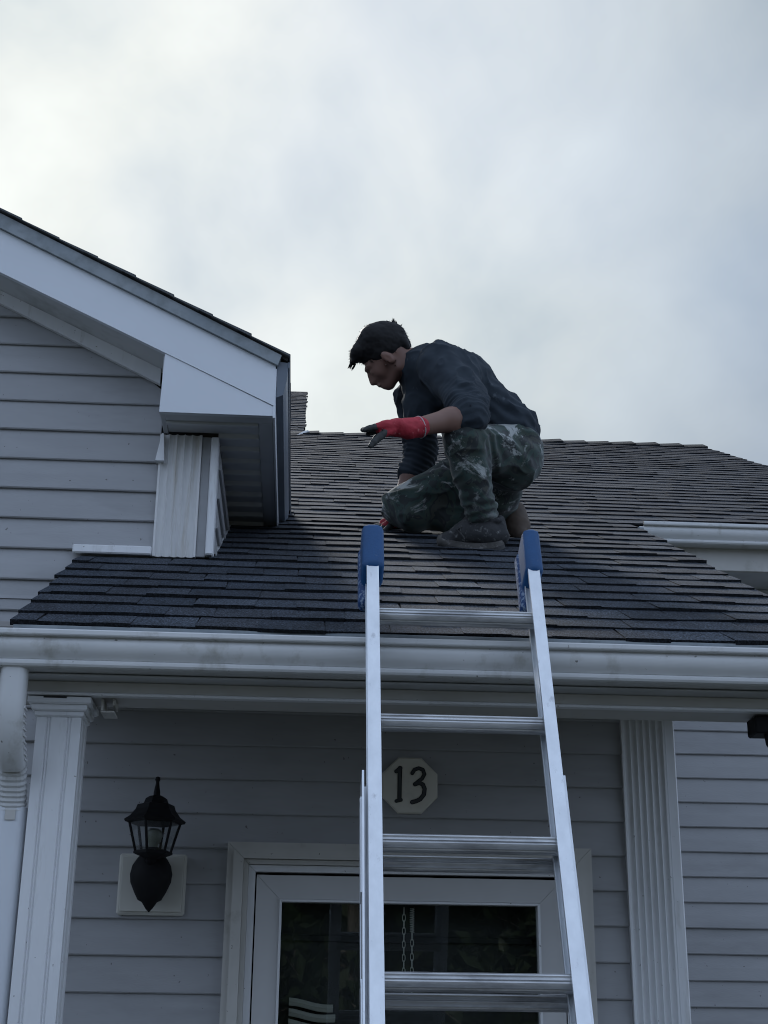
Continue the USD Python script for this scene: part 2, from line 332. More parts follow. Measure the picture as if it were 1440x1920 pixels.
# --- front wall, left of the porch and up into the gable, and behind the porch
front = holder(house, 'front_wall', 'grey clapboard front wall with gable')
RK = .516                                     # rake slope of the gable
def rake_z(x, z_at=2.35, x_at=-1.057): return z_at - RK * (x - x_at)
APX = -2.25
gable = Polygon([(-4.2, 1.30), (-.487, 1.30), (-.487, rake_z(-.487) - .01), (APX, rake_z(APX)), (-4.2, rake_z(2 * APX + 4.2))])
siding(front, gable, WY)
D0, D1, DT = -.205, .869, .568                 # outer edges of the door casing
low = Polygon([(-4.2, GZ + .1), (-4.2, 1.2995), (.978, 1.2995), (.978, GZ + .1), (D1 - .002, GZ + .1), (D1 - .002, DT - .002), (D0 + .002, DT - .002), (D0 + .002, GZ + .1)])
siding(front, low, WY)
part(front, 'sheathing', ex_y(Polygon([(-4.2, GZ), (-4.2, rake_z(2 * APX + 4.2)), (APX, rake_z(APX)), (-.36, rake_z(-.36) - .1), (-.36, 1.3), (1.14, 1.3), (1.14, GZ), (D1 - .02, GZ), (D1 - .02, DT - .02), (D0 + .02, DT - .02), (D0 + .02, GZ)]), WY + .001, WY + .09), 'interior')

# --- fluted corner boards
def fluted(x0, x1, n, y=WY):
    P = [(x0, y), (x0, y - .026)]
    w = (x1 - x0 - .012) / n
    for i in range(n):
        a = x0 + .006 + i * w
        for t in np.linspace(0, 1, 7)[:-1]:
            P.append((a + t * w, y - .026 + .0085 * math.sin(math.pi * t) ** .6 if .05 < t < .95 else y - .026))
    P += [(x1 - .006, y - .026), (x1, y - .026), (x1, y)]
    return Polygon(P)
ZS0 = 1.868
cl = holder(house, 'corner_board', 'white fluted corner board standing on the porch roof')
part(cl, 'fluted_face', ex_z(fluted(-.4875, -.352, 5), 1.448, ZS0 - .002), 'stained_post')
part(cl, 'flat_strip', bx(-.3515, -.322, WY - .017, WY, 1.452, ZS0 - .004, .002), 'siding')
part(cl, 'edge_trim', bx(-.3217, -.297, WY - .036, WY + .03, 1.455, ZS0 - .010, .004), 'trim')
cr = holder(house, 'corner_board', 'white fluted corner board right of the door')
part(cr, 'fluted_face', ex_z(fluted(.9785, 1.112, 6), GZ + .1, 1.03), 'trim')
part(cr, 'flat_strip', bx(1.1125, 1.146, WY - .017, WY, GZ + .1, 1.03, .004), 'trim')
# flashing trim where the roof meets the wall
part(house, 'base_trim', bx(-.735, -.489, WY - .036, WY - .0155, 1.449, 1.477, .004), 'trim')
# --- side walls
sw = holder(house, 'side_wall', 'shaded clapboard side wall under the gable eave')
siding(sw, Polygon([(WY + .03, 1.44), (5.6, 2.04), (5.6, 1.838), (WY + .03, 1.838)]).buffer(0) if False else Polygon([(WY + .031, 1.452), (5.18, 1.862), (WY + .031, 1.862)]), 0, side=-.303)
part(sw, 'sheathing', bx(-.36, -.304, WY + .091, 5.7, 1.2, 1.9, .001), 'interior')
part(sw, 'base_flashing', ex_axis(Polygon([(0, 0), (.9, .45), (.9, .477), (0, .027)]), (-.30, WY + .031, 1.452), (0, 1, 0), (0, 0, 1), (1, 0, 0), 0, .008), 'trim')
part(house, 'porch_side_wall', ex_x(Polygon([(WY + .091, GZ), (5.91, GZ), (5.91, 1.9), (5.2, 1.75), (WY + .091, 1.36)]), 1.05, 1.14), 'siding')
# --- right wall, set back
rw = holder(house, 'right_wall', 'grey clapboard wall set back right of the porch')
RWY = 5.92
siding(rw, Polygon([(1.14, GZ + .1), (3.3, GZ + .1), (3.3, 1.66), (1.14, 1.66)]), RWY, phase=1.2755, ex=.1003)
part(rw, 'sheathing', bx(1.0, 3.4, RWY + .001, RWY + .1, GZ, 2.0, .001), 'interior')
part(rw, 'frieze_board', bx(1.141, 3.3, RWY - .022, RWY - .001, 1.66, 1.735, .003), 'beam')

# --- shingle courses
rng = random.Random(7)
SH = .1428
def tabs(rows, y0, z0, slope, x0, x1, xl=None, wmin=.085, wmax=.19, row0=0, thick=1.0, jag=.0042, wave=1.0):
    """yields (row, mesh) of single roof tabs"""
    th = math.atan(slope); c, s = math.cos(th), math.sin(th)
    out = []
    for i in range(row0, rows):
        a = i * SH
        lft = x0 if xl is None else xl(y0 + a * c)
        x = lft - rng.uniform(0, .1); high = rng.random() < .5
        rowsag = rng.uniform(-.002, .002)
        while x < x1:
            w = rng.uniform(wmin, wmax); xa, xb = max(x, lft + rng.uniform(-.006, .006)), min(x + w, x1 + rng.uniform(-.008, .008)); x += w
            if xb - xa < .012: continue
            h = (.0105 if high else .0078) * thick; high = not high if rng.random() < .7 else high
            js = rng.uniform(-jag, jag) - (.003 if h > .008 else 0)
            hx = [h * (.8 + .55 * meshkit.noise(np.array([xx * 4.5, i * 3.1, 0]))) * wave for xx in (xa, .5 * (xa + xb), xb)]
            ds = [rowsag + .010 * (meshkit.noise(np.array([xx * 2.2, i * .9, 5.])) - .5) * 2 + rng.uniform(-.0022, .0022) for xx in (xa, .5 * (xa + xb), xb)]
            sk = rng.uniform(-.006, .006)
            V = []
            for xx, hh, dd in zip((xa, .5 * (xa + xb), xb), hx, ds):
                s0 = a + js + dd
                for sx, hz, kx in ((s0, .0003, 0), (s0, hh, 0), (s0 + .06, hh * .74, sk * .3), (a + .19, .0012, sk)):
                    V.append((xx + kx, y0 + sx * c - hz * s, z0 + sx * s + hz * c))
            F = []
            for q in (0, 4):
                for k in range(3): F += [(q + k, q + k + 4, q + k + 5), (q + k, q + k + 5, q + k + 1)]
            F += [(0, 1, 2), (0, 2, 3), (8, 10, 9), (8, 11, 10)]
            out.append((i, (np.array(V), np.array(F)[:, ::-1])))
    return out
proof = holder(house, 'porch_roof', 'dark shingled porch roof below the kneeling person')
RL, RR = -.715, 1.352
pt = tabs(19, PY, PZ, PS, RL, RR, xl=lambda y: -.690 - .03 * (y - PY) if y < WY - .045 else -.31)
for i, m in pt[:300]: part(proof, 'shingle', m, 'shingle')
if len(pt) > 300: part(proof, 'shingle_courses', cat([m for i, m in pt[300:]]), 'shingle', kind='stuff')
n_porch = min(300, len(pt))
th = math.atan(PS)
def slab(x0, x1, y0, y1, z0, s, t, mat, parent, name='roof_deck'):
    P = Polygon([(y0, z0), (y1, z0 + s * (y1 - y0)), (y1, z0 + s * (y1 - y0) - t), (y0, z0 - t)])
    part(parent, name, ex_x(P, x0, x1), mat)
slab(-.680, RR - .012, PY + .012, WY - .02, PZ + .004, PS, .028, 'deck', proof)
slab(-.30, RR - .012, WY - .0195, 5.62, PZ + .004 + PS * (WY - .0195 - PY - .012), PS, .028, 'deck', proof)
part(proof, 'rake_board', ex_axis(Polygon([(0, -.03), (2.27, 1.135 - .03), (2.27, 1.135 - .12), (0, -.12)]), (RR - .05, PY + .03, PZ), (0, 1, 0), (0, 0, 1), (1, 0, 0), 0, .02), 'beam')
part(proof, 'rake_board', ex_axis(Polygon([(0, -.03), (1.0, .5 - .03), (1.0, .5 - .12), (0, -.12)]), (-.675, PY + .03, PZ), (0, 1, 0), (0, 0, 1), (1, 0, 0), 0, .02), 'beam')
part(proof, 'drip_edge', bx(-.682, RR - .01, PY - .004, PY + .02, PZ - .028, PZ + .001, .001), 'drip_edge')

mroof = holder(house, 'main_roof', 'dark shingled main roof up to the ridge')
MX1 = 2.93
mt = tabs(34, MY, MZ, MS, -.33, MX1, wmin=.085, wmax=.24, thick=.85)
left = 300 - n_porch                                    # 300 tabs in all as parts of their own
vis = [m for i, m in mt[:max(0, left)]]
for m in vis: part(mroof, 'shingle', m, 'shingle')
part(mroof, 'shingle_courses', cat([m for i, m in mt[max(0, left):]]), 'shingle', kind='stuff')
ln = RY - MY
slab(LX0, MX1 - .012, MY + .012, RY, MZ + .004, MS, .05, 'deck', mroof)
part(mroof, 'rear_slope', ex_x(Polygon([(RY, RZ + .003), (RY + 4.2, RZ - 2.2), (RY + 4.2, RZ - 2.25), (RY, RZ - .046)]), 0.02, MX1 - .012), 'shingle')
part(mroof, 'gable_end', bx(MX1 - .3, MX1 - .25, 6.0, 13.4, GZ, MZ, .001), 'siding')
for k in range(17):                                      # ridge caps, laid from the right end
    xa = MX1 - k * .18
    P = []
    for (xx, lift) in ((xa + .01, .022 + rng.uniform(-.003, .004)), (xa - .235, .006)):
        for yy, zz in ((-.13, -.069), (-.06, -.0315), (0, .004), (.06, -.0315), (.13, -.069)):
            P += [(xx, RY + yy, RZ + zz + lift), (xx, RY + yy, RZ + zz + lift - .009)]
    part(mroof, 'ridge_cap', trimesh.convex.convex_hull(np.array(P)), 'ridge_shingle')
fl = np.array([at(548, 822, 9.62), at(560, 817, 9.66), at(572, 811, 9.70), at(577, 808, 9.72), at(580, 812, 9.72), at(579, 817, 9.7)])
part(mroof, 'ridge_flashing', tube(fl, [.014, .014, .013, .007, .007, .007], 8), 'gutter')

broof = holder(house, 'rear_roof', 'taller shingled roof rising behind the ridge')
BS = .58
bt = tabs(26, 9.9, 4.30, BS, -1.3, -.047, wmin=.085, wmax=.24, thick=1.0)
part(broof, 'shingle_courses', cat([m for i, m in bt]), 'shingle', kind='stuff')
bl = 26 * SH * math.cos(math.atan(BS))
slab(LX0, -.06, 9.9, 9.9 + bl, 4.302, BS, .06, 'deck', broof)
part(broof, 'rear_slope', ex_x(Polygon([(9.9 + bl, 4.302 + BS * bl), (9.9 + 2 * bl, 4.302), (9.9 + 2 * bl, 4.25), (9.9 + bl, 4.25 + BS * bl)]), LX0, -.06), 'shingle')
part(broof, 'gable_wall', ex_axis(Polygon([(0, 0), (2 * bl, 0), (bl, BS * bl - .1)]), (-.14, 9.9, 4.22), (0, 1, 0), (0, 0, 1), (1, 0, 0), 0, .06), 'siding')

# --- main eave, right
eave = holder(house, 'main_eave', 'white gutter and fascia of the main roof, right')
def kgutter(yf, zt, h=.086, w=.10):
    """open K-style gutter; yf: front lip, zt: its top"""
    from scipy.interpolate import CubicSpline
    k = h / .086
    cv = np.array([(.026, -.0690), (.0195, -.0610), (.0125, -.0510), (.0085, -.0400), (.0085, -.0300), (.0120, -.0225), (.0145, -.0185), (.0135, -.0158)])
    sp = CubicSpline(np.arange(len(cv)), cv); cs = sp(np.linspace(0, len(cv) - 1, 26))
    pl = [(yf + w, zt + .008), (yf + w, zt - h), (yf + .034, zt - h - .003), (yf + .026, zt - h - .0005), (yf + .0225, zt - h + .004), (yf + .0225, zt - h + .010), (yf + .026, zt - h + .0135), (yf + .030, zt - h + .0150)]
    pl += [(yf + a, zt + b * k) for a, b in cs] + [(yf + .006, zt - .0150), (yf + .0015, zt - .0135), (yf, zt - .011), (yf, zt - .003), (yf + .0015, zt - .0006), (yf + .012, zt), (yf + .013, zt - .008)]
    return LineString(pl).buffer(.0009, cap_style=2, join_style=1, quad_segs=2)
part(eave, 'gutter', ex_x(kgutter(MY - .085, 2.062, .080, .085), 1.385, 3.05), 'gutter', smooth=55)
part(eave, 'fascia_board', bx(1.36, 3.0, MY + .002, MY + .022, 1.885, 2.045, .002), 'beam')
part(eave, 'soffit_board', bx(1.15, 3.0, MY + .023, RWY - .001, 1.897, 1.905, .001), 'soffit')
part(eave, 'crown_board', bx(1.15, 3.0, RWY - .045, RWY - .0015, 1.738, 1.896, .004), 'soffit')
slab(1.36, 3.0, MY - .02, MY + .02, 2.055, MS, .012, 'drip_edge', eave, 'drip_edge')

# --- gable overhang, left
rake = holder(house, 'gable_overhang', 'white boxed rake and eave of the left gable')
FY = 4.15
ZS = 1.874
EXR = -.119                                      # outer face of the eave
top = lambda x, d=0: at(0, 430, FY)[2] - .5 * (x - at(0, 430, FY)[0]) + d
tp = lambda x: at(0, 398, FY)[2] - .512 * (x - at(0, 398, FY)[0])          # upper edge of the metal edge
BL, BR = at(0, 510, FY), at(514, 761, FY)
bot = lambda x: BR[2] - (BL[2] - BR[2]) / (BR[0] - BL[0]) * (x - BR[0])
def both(name, P, y0, y1, mat):
    poly = Polygon(P); part(rake, name, ex_y(poly, y0, y1), mat); part(rake, name, ex_y(affinity.scale(poly, -1, 1, origin=(APX, 0)), y0, y1), mat)
both('rake_fascia', [(APX, top(APX)), (EXR, top(EXR)), (EXR, bot(EXR)), (APX, bot(APX))], FY, FY + .02, 'fascia')
XL = at(305, 700, FY)[0]
tri = Polygon([(XL + .003, bot(XL) - .002), (EXR - .001, bot(EXR) - .002), (EXR - .001, ZS - .008), (XL - .003, ZS - .007)])
part(rake, 'box_end', ex_y(tri, FY + .003, FY + .022), 'fascia')
part(rake, 'box_side', bx(XL - .003, XL + .012, FY + .023, WY - .016, ZS - .002, bot(XL), .001), 'soffit')
part(rake, 'box_tail', ex_y(Polygon([(XL - .006, 1.86), (XL + .0, 1.86), (XL + .006, 1.765), (XL - .022, 1.765)]), WY - .045, WY - .016), 'trim')
both('drip_edge', [(APX, tp(APX) - .008), (EXR + .018, tp(EXR + .018) - .008), (EXR + .006, top(EXR + .006, .001)), (APX, top(APX, .001))], FY - .012, FY + .012, 'drip_edge')
both('rake_soffit', [(APX, bot(APX) + .018), (XL, bot(XL) + .018), (XL, bot(XL) + .010), (APX, bot(APX) + .010)], FY + .021, WY - .001, 'rake_soffit')
frz = lambda x: 2.352 - .506 * (x + 1.057)
both('rake_frieze', [(APX, bot(APX) + .009), (-.50, bot(-.50) + .009), (-.50, frz(-.50) - .030), (APX, frz(APX) - .030)], WY - .034, WY - .0155, 'trim')
# eave return soffit, board by board
part(rake, 'soffit_edge', bx(XL + .013, EXR - .004, FY + .023, FY + .070, ZS - .006, ZS + .004, .002), 'soffit')
part(rake, 'soffit_edge', bx(EXR - .050, EXR - .004, FY + .0705, 5.26, ZS - .006, ZS + .004, .002), 'soffit')
for k in range(10):
    y0 = FY + .073 + k * .104
    prof = Polygon([(y0, ZS), (y0 + .003, ZS - .013), (y0 + .014, ZS - .014), (y0 + .026, ZS - .002), (y0 + .104, ZS + .001), (y0 + .104, ZS + .008), (y0, ZS + .008)])
    part(rake, 'soffit_board', ex_x(prof, XL + .014 if y0 < 4.25 else -.30, EXR - .051), 'soffit')
part(rake, 'eave_fascia', bx(EXR - .003, EXR + .004, FY + .0005, 5.35, ZS - .016, 2.03, .001), 'fascia')
gz = top(EXR)
gp = Polygon([(EXR + .005, gz + .018), (-.078, gz + .012), (-.080, gz - .02), (-.084, gz - .06), (-.092, gz - .10), (EXR + .005, gz - .11)])
part(rake, 'eave_gutter', ex_y(gp, FY + .002, 5.45), 'dark_gutter')
part(rake, 'eave_gutter_lip', bx(-.082, -.075, FY + .001, 5.45, gz - .006, gz + .016, .002), 'dark_gutter')
# roof of the wing
wroof = holder(house, 'gable_roof', 'shingled roof of the left gable')
RK = .512
ZT = lambda x: tp(x) - .002
wd = Polygon([(APX, ZT(APX)), (-.082, ZT(-.082)), (-.082, ZT(-.082) - .012), (APX, ZT(APX) - .012)])
part(wroof, 'roof_deck', ex_y(wd, FY - .004, 7.6), 'deck')
part(wroof, 'roof_deck', ex_y(affinity.scale(wd, -1, 1, origin=(APX, 0)), FY - .004, 7.6), 'deck')
for k in range(19):                                       # courses running back from the rake, one long strip each
    tn = math.atan(RK); c, s = math.cos(tn), math.sin(tn); a = k * SH
    if a * c > 2.2: break
    xo = lambda q: -.076 - q * c
    zo = lambda q: ZT(-.076) + q * s + .001
    P = []
    y = FY - .022 + rng.uniform(-.004, .004)
    while y < 5.6:
        w = rng.uniform(.16, .3); h = rng.uniform(.006, .010)
        ya, yb = y, min(y + w, 5.62)
        V = []
        for yy in (ya, yb):
            for q, hz in ((a, 0), (a, h), (a + .19, .002), (a + .19, 0)):
                V.append((xo(q) + hz * s, yy, zo(q) + hz * c))
        P.append((np.array(V), np.array([(0, 4, 5), (0, 5, 1), (1, 5, 6), (1, 6, 2), (0, 1, 2), (0, 2, 3), (4, 6, 5), (4, 7, 6), (0, 3, 7), (0, 7, 4), (2, 6, 7), (2, 7, 3)])))
        y += w
    part(wroof, 'shingle_course', cat(P), 'rake_shingle')

# --- porch gutter, beam, ceiling, column, downspout
GX0, GX1 = -1.05, 1.36
pg = part(house, 'porch_gutter', ex_x(kgutter(3.262, .907, .081, .10), GX0, GX1), 'gutter', smooth=55, label='long white gutter along the porch roof edge, scuffed')
part(house, 'gutter_soffit', bx(GX0, GX1, 3.345, 3.405, .818, .822, .001), 'soffit')
bm = holder(house, 'porch_beam', 'beige porch beam below the gutter')
part(bm, 'beam_face', bx(GX0, GX1, 3.40, 3.415, .7905, .8175, .002), 'beam')
part(bm, 'beam_underside', bx(GX0, GX1, 3.4155, 3.52, .786, .792, .001), 'beam')
part(bm, 'beam_back', bx(GX0, GX1, 3.5205, 3.535, .786, .975, .001), 'beam')
part(bm, 'bottom_bead', bx(GX0, GX1, 3.395, 3.42, .783, .790, .002), 'trim')
part(house, 'porch_ceiling', bx(-.8, 1.34, 3.536, WY - .016, .985, 1.0, .001), 'porch_ceiling')
part(house, 'porch_floor', bx(-1.2, 1.5, 3.0, WY - .016, GZ - .02, GZ + .1, .006), 'concrete')
def grooved_post(x0, x1, y0, y1):
    w = x1 - x0; g_ = lambda f: x0 + f * w
    P = [(x0, y0)]
    for f in (.24, .30, .70, .76):
        P += [(g_(f) - .0028, y0), (g_(f), y0 + .004), (g_(f) + .0028, y0)]
    P += [(x1, y0)]
    d = y1 - y0
    for f in (.24, .30, .70, .76):
        P += [(x1, y0 + f * d - .0028), (x1 - .004, y0 + f * d), (x1, y0 + f * d + .0028)]
    P += [(x1, y1), (x0, y1)]
    return Polygon(P)
col = holder(house, 'porch_column', 'white grooved porch column')
CX0, CX1, CY0 = -.630, -.525, 3.425
part(col, 'shaft', ex_z(grooved_post(CX0, CX1, CY0, CY0 + .105), GZ + .1, .7345), 'trim')
for (o, z0, z1) in ((.005, .735, .7475), (.013, .748, .763), (.022, .7635, .780)):
    q = [(CX0 - o + .006, CY0 - o + .006, z0), (CX1 + o - .006, CY0 - o + .006, z0), (CX1 + o - .006, CY0 + .105 + o - .006, z0), (CX0 - o + .006, CY0 + .105 + o - .006, z0),
         (CX0 - o, CY0 - o, z0 + .004), (CX1 + o, CY0 - o, z0 + .004), (CX1 + o, CY0 + .105 + o, z0 + .004), (CX0 - o, CY0 + .105 + o, z0 + .004)]
    q += [(x, y, z1) for x, y, z in q[4:]]
    part(col, 'capital_moulding', trimesh.convex.convex_hull(np.array(q)), 'trim')
part(col, 'capital_slot', bx(CX0 + .015, CX1 - .035, CY0 - .0235, CY0 - .019, .7765, .780, .0005), 'deck')
br = part(house, 'beam_bracket', cat([bx(-.482, -.476, 3.43, 3.5, .755, .783, .001), bx(-.455, -.449, 3.43, 3.5, .768, .783, .001), bx(-.482, -.449, 3.43, 3.5, .750, .7545, .001)]), 'beam')
ds = holder(house, 'downspout', 'white aluminium downspout left of the column')
def rsect(pts, w, d, mat, name, smooth=40, crimp=0.0):
    """rounded-rectangular pipe in a plane x = const along the (y,z) path"""
    pts = np.asarray(pts, float); T = np.gradient(pts[:, 1:], axis=0); T /= np.linalg.norm(T, axis=1, keepdims=True)
    r = .017; ang = np.linspace(0, np.pi / 2, 4); C = []
    for sx, sy, a0 in ((1, 1, 0), (-1, 1, np.pi / 2), (-1, -1, np.pi), (1, -1, 1.5 * np.pi)):
        for a in ang: C.append((sx * (w / 2 - r) + r * math.cos(a + a0), sy * (d / 2 - r) + r * math.sin(a + a0)))
    C = np.array(C); n = len(C); V = []
    for i, p in enumerate(pts):
        k = 1 + crimp * (1 if i % 2 else -1)
        nrm = np.array([-T[i][1], T[i][0]])
        V.append(np.c_[p[0] + C[:, 0] * k, p[1] + C[:, 1] * k * nrm[0], p[2] + C[:, 1] * k * nrm[1]])
    V = np.vstack(V); F = []
    for i in range(len(pts) - 1):
        for k in range(n):
            l = (k + 1) % n; F += [(i * n + k, i * n + l, (i + 1) * n + l), (i * n + k, (i + 1) * n + l, (i + 1) * n + k)]
    F += [(0, k + 1, k) for k in range(1, n - 1)]
    part(ds, name, (V, np.array(F)), mat, smooth=smooth)
DX = -.671
arc = [(DX, 3.318, .845 - t * .012) for t in range(8)] + [(DX, 3.318 + .16 * (1 - math.cos(a)), .755 - .16 * math.sin(a)) for a in np.linspace(.08, 1.05, 18)]
rsect(arc, .062, .05, 'gutter', 'elbow')
e_ = arc[-1]
t1 = [(DX, e_[1] + .012 + .055 * math.sin(a) * .9, e_[2] - .006 - .09 * (a / 1.2)) for a in np.linspace(.0, 1.2, 16)]
rsect(t1, .060, .047, 'gutter', 'crimped_elbow', smooth=False, crimp=.05)
e2 = t1[-1]
rsect([(DX, e2[1] + .002, e2[2] + .004), (DX, e2[1] + .002, GZ + .12)], .066, .05, 'fascia', 'pipe')
part(ds, 'crimp_ridge', cat([bx(DX + .0305, DX + .0335, 3.318 + .16 * (1 - math.cos(a)) - .012, 3.318 + .16 * (1 - math.cos(a)) + .020, .755 - .16 * math.sin(a) - .003, .755 - .16 * math.sin(a) + .003, .001) for a in np.linspace(.15, .95, 9)]), 'gutter')
part(ds, 'connector_label', bx(DX - .012, DX + .012, e2[1] - .0262, e2[1] - .0242, e2[2] - .028, e2[2] - .004, .0005), 'beam')

# --- storm door
door = holder(house, 'storm_door', 'white storm door with a dark full-length pane')
def frame(x0, x1, zt, zb, w, y0, y1, mat, name, prof=None):
    part(door, name, ex_y(Polygon([(x0, zt), (x0 + w, zt - w), (x0 + w, zb), (x0, zb)]), y0, y1), mat)
    part(door, name, ex_y(Polygon([(x1 - w, zt - w), (x1, zt), (x1, zb), (x1 - w, zb)]), y0, y1), mat)
    part(door, name, ex_y(Polygon([(x0 + .0008, zt), (x1 - .0008, zt), (x1 - w, zt - w + .0008), (x0 + w, zt - w + .0008)]), y0 + .0004, y1), mat)
ZB = GZ + .1
frame(D0, D1, DT, ZB, .018, WY - .040, WY, 'beam', 'casing')
frame(D0 + .0185, D1 - .0185, DT - .0185, ZB, .030, WY - .052, WY, 'beam', 'casing')
frame(D0 + .049, D1 - .049, DT - .049, ZB, .014, WY - .040, WY, 'beam', 'casing')
frame(D0 + .0635, D1 - .0635, DT - .0635, ZB, .020, WY - .028, WY, 'trim', 'jamb')
S0, S1, ST = D0 + .088, D1 - .088, DT - .092
frame(S0, S1, ST, ZB, .068, WY - .03, WY + .005, 'door_white', 'door_stile')
frame(S0 + .0685, S1 - .0685, ST - .0685, ZB, .007, WY - .036, WY + .004, 'trim', 'glass_bead')
part(door, 'bottom_rail', bx(S0 + .07, S1 - .07, WY - .03, WY + .005, ZB, ZB + .25, .003), 'door_white')
gx0, gx1, gzt = S0 + .074, S1 - .074, ST - .074
part(door, 'glass_pane', bx(gx0, gx1, WY - .012, WY - .008, ZB + .25, gzt, .0005), 'door_glass')
part(door, 'inner_door', bx(gx0 - .06, gx1 + .06, WY + .10, WY + .14, ZB, gzt + .1, .002), 'door_dark')
for (a, b, c_, d_) in ((gx0, gx1, .30, .318), (.225, .262, ZB, .42), (gx0, gx1, -.1, -.08)):
    part(door, 'muntin', bx(a, b, WY + .088, WY + .0995, c_, d_, .002), 'numeral_black')
# chain and spring of the closer
def chain(x, y, z0, z1, n):
    ms = []
    L = (z0 - z1) / n
    for k in range(n):
        zc = z0 - (k + .5) * L; a = np.linspace(0, 2 * np.pi, 15)[:-1]
        u, v = .0042 * np.cos(a), (L * .62) * np.sin(a)
        p = np.c_[x + u, np.full(14, y), zc + v] if k % 2 else np.c_[x + .3 * u, y + u, zc + v]
        ms.append(tube(p, .0011, 5, closed=True))
    return cat(ms)
cy = WY + .03
part(door, 'chain', chain(.318, cy, .395, .15, 13), 'chain_metal', smooth=True)
part(door, 'chain', chain(.342, cy, .325, .13, 10), 'chain_metal', smooth=True)
hx = np.linspace(0, 2 * np.pi * 14, 14 * 9)
part(door, 'spring', tube(np.c_[.342 + .006 * np.cos(hx), cy + .006 * np.sin(hx), .395 - .07 * hx / hx[-1]], .0012, 5), 'chain_metal', smooth=True)
part(door, 'room', cat([bx(gx0 - .3, gx1 + .3, WY + .9, WY + .95, GZ, 1.0, .001)]), 'interior')

# ------------------------------------------------------------------ reflection in the pane, imitated by made-up solid folds behind it
rn = []
st = thing('folded_blanket_stack', 'pale curved stripes of a reflection in the door glass, built as added folds behind it, lower left', 'blankets', (.05, WY + .05, -.0))
for k, (z, xx) in enumerate(((.135, .075), (.106, .082), (.078, .085), (.050, .08))):
    xs = np.linspace(-.012, xx + .04, 9); top = z + .004 * np.cos(xs * 38 + .5 * k) - xs * .10
    V = []
    for x_, z_ in zip(xs, top):
        for yy, dz in ((WY + .036, -.021), (WY + .028, -.010), (WY + .036, 0), (WY + .08, 0), (WY + .08, -.021)): V.append((x_, yy, z_ + dz))
    F = []
    for i in range(8):
        for q in range(5):
            r_ = (q + 1) % 5; F += [(5 * i + q, 5 * i + 5 + q, 5 * i + 5 + r_), (5 * i + q, 5 * i + 5 + r_, 5 * i + r_)]
    for q in (1, 2, 3): F += [(0, q, q + 1), (40, 40 + q + 1, 40 + q)]
    part(st, 'fold', (np.array(V), np.array(F)), 'reflection_pale', smooth=50)

# ------------------------------------------------------------------ wall lantern
LXc, LYc = -.410, WY - .155
lan = thing('wall_lantern', 'black six-sided porch lantern on a white square block left of the door', 'lantern', (LXc, WY, .36))
part(lan, 'mounting_block', bx(-.517, -.322, WY - .034, WY - .0145, .357, .530, .006), 'cream_plastic')
part(lan, 'mounting_block_rim', bx(-.508, -.331, WY - .040, WY - .0345, .366, .521, .004), 'cream_plastic')
ux = -.418
part(lan, 'wall_plate', lathe([(.0005, .360), (.010, .370), (.022, .388), (.034, .394), (.046, .416), (.058, .443), (.0605, .466), (.055, .490), (.044, .508), (.036, .518), (.044, .524), (.0005, .526)], (ux, WY - .085, 0), 20, flat=.75), 'black_metal', smooth=40)
part(lan, 'arm', tube([(ux, WY - .03, .46), (ux, WY - .08, .48), (ux, WY - .12, .50), (LXc, LYc, .52)], [.02, .018, .015, .014], 10), 'black_metal', smooth=True)
def hexr(r, z, off=.26): return [(LXc + r * math.cos(a + off), LYc + r * math.sin(a + off), z) for a in np.arange(6) * np.pi / 3]
def hexloft(rs):
    V = np.array(sum([hexr(r, z) for r, z in rs], [])); F = []
    for i in range(len(rs) - 1):
        for k in range(6):
            l = (k + 1) % 6; F += [(6 * i + k, 6 * i + l, 6 * i + 6 + l), (6 * i + k, 6 * i + 6 + l, 6 * i + 6 + k)]
    F += [(0, k + 1, k) for k in range(1, 5)] + [(6 * len(rs) - 6, 6 * len(rs) - 6 + k, 6 * len(rs) - 5 + k) for k in range(1, 5)]
    return trimesh.Trimesh(V, np.array(F), process=False)
zb_, zt_ = .514, .600
part(lan, 'cage_base', hexloft([(.02, zb_ - .012), (.046, zb_ - .004), (.056, zb_), (.056, zb_ + .006), (.046, zb_ + .010), (.012, zb_ + .012)]), 'black_metal')
lo_, hi_ = hexr(.050, zb_ + .006), hexr(.073, zt_ + .002)
for k in range(6):
    part(lan, 'cage_bar', tube([lo_[k], hi_[k]], .0042, 6), 'black_metal', smooth=True)
    a, b, c_, d_ = [np.array(q) for q in (lo_[k], lo_[(k + 1) % 6], hi_[(k + 1) % 6], hi_[k])]
    n_ = np.cross(b - a, d_ - a); n_ /= np.linalg.norm(n_) ; n_ *= .001
    e = .06
    a2, b2 = a + (b - a) * e, b + (a - b) * e; c2, d2 = c_ + (d_ - c_) * e, d_ + (c_ - d_) * e
    V = np.array([a2, b2, c2, d2, a2 + n_, b2 + n_, c2 + n_, d2 + n_])
    part(lan, 'glass_pane', trimesh.convex.convex_hull(V), 'lamp_glass')
part(lan, 'roof', hexloft([(.070, zt_ - .002), (.086, zt_ + .002), (.089, zt_ + .008), (.072, zt_ + .020), (.058, zt_ + .038), (.053, zt_ + .052), (.036, zt_ + .056), (.031, zt_ + .070), (.020, zt_ + .077), (.008, zt_ + .080)]), 'black_metal')
part(lan, 'finial', lathe([(.010, zt_ + .078), (.009, zt_ + .090), (.0055, zt_ + .112), (.0048, zt_ + .118), (.0075, zt_ + .124), (.0065, zt_ + .131), (.0005, zt_ + .134)], (LXc, LYc, 0), 12), 'black_metal', smooth=40)
part(lan, 'bulb', lathe([(.012, zb_ + .012), (.013, zb_ + .024), (.020, zb_ + .036), (.024, zb_ + .050), (.021, zb_ + .064), (.011, zb_ + .071), (.0005, zb_ + .073)], (LXc, LYc, 0), 16), 'bulb', smooth=40)
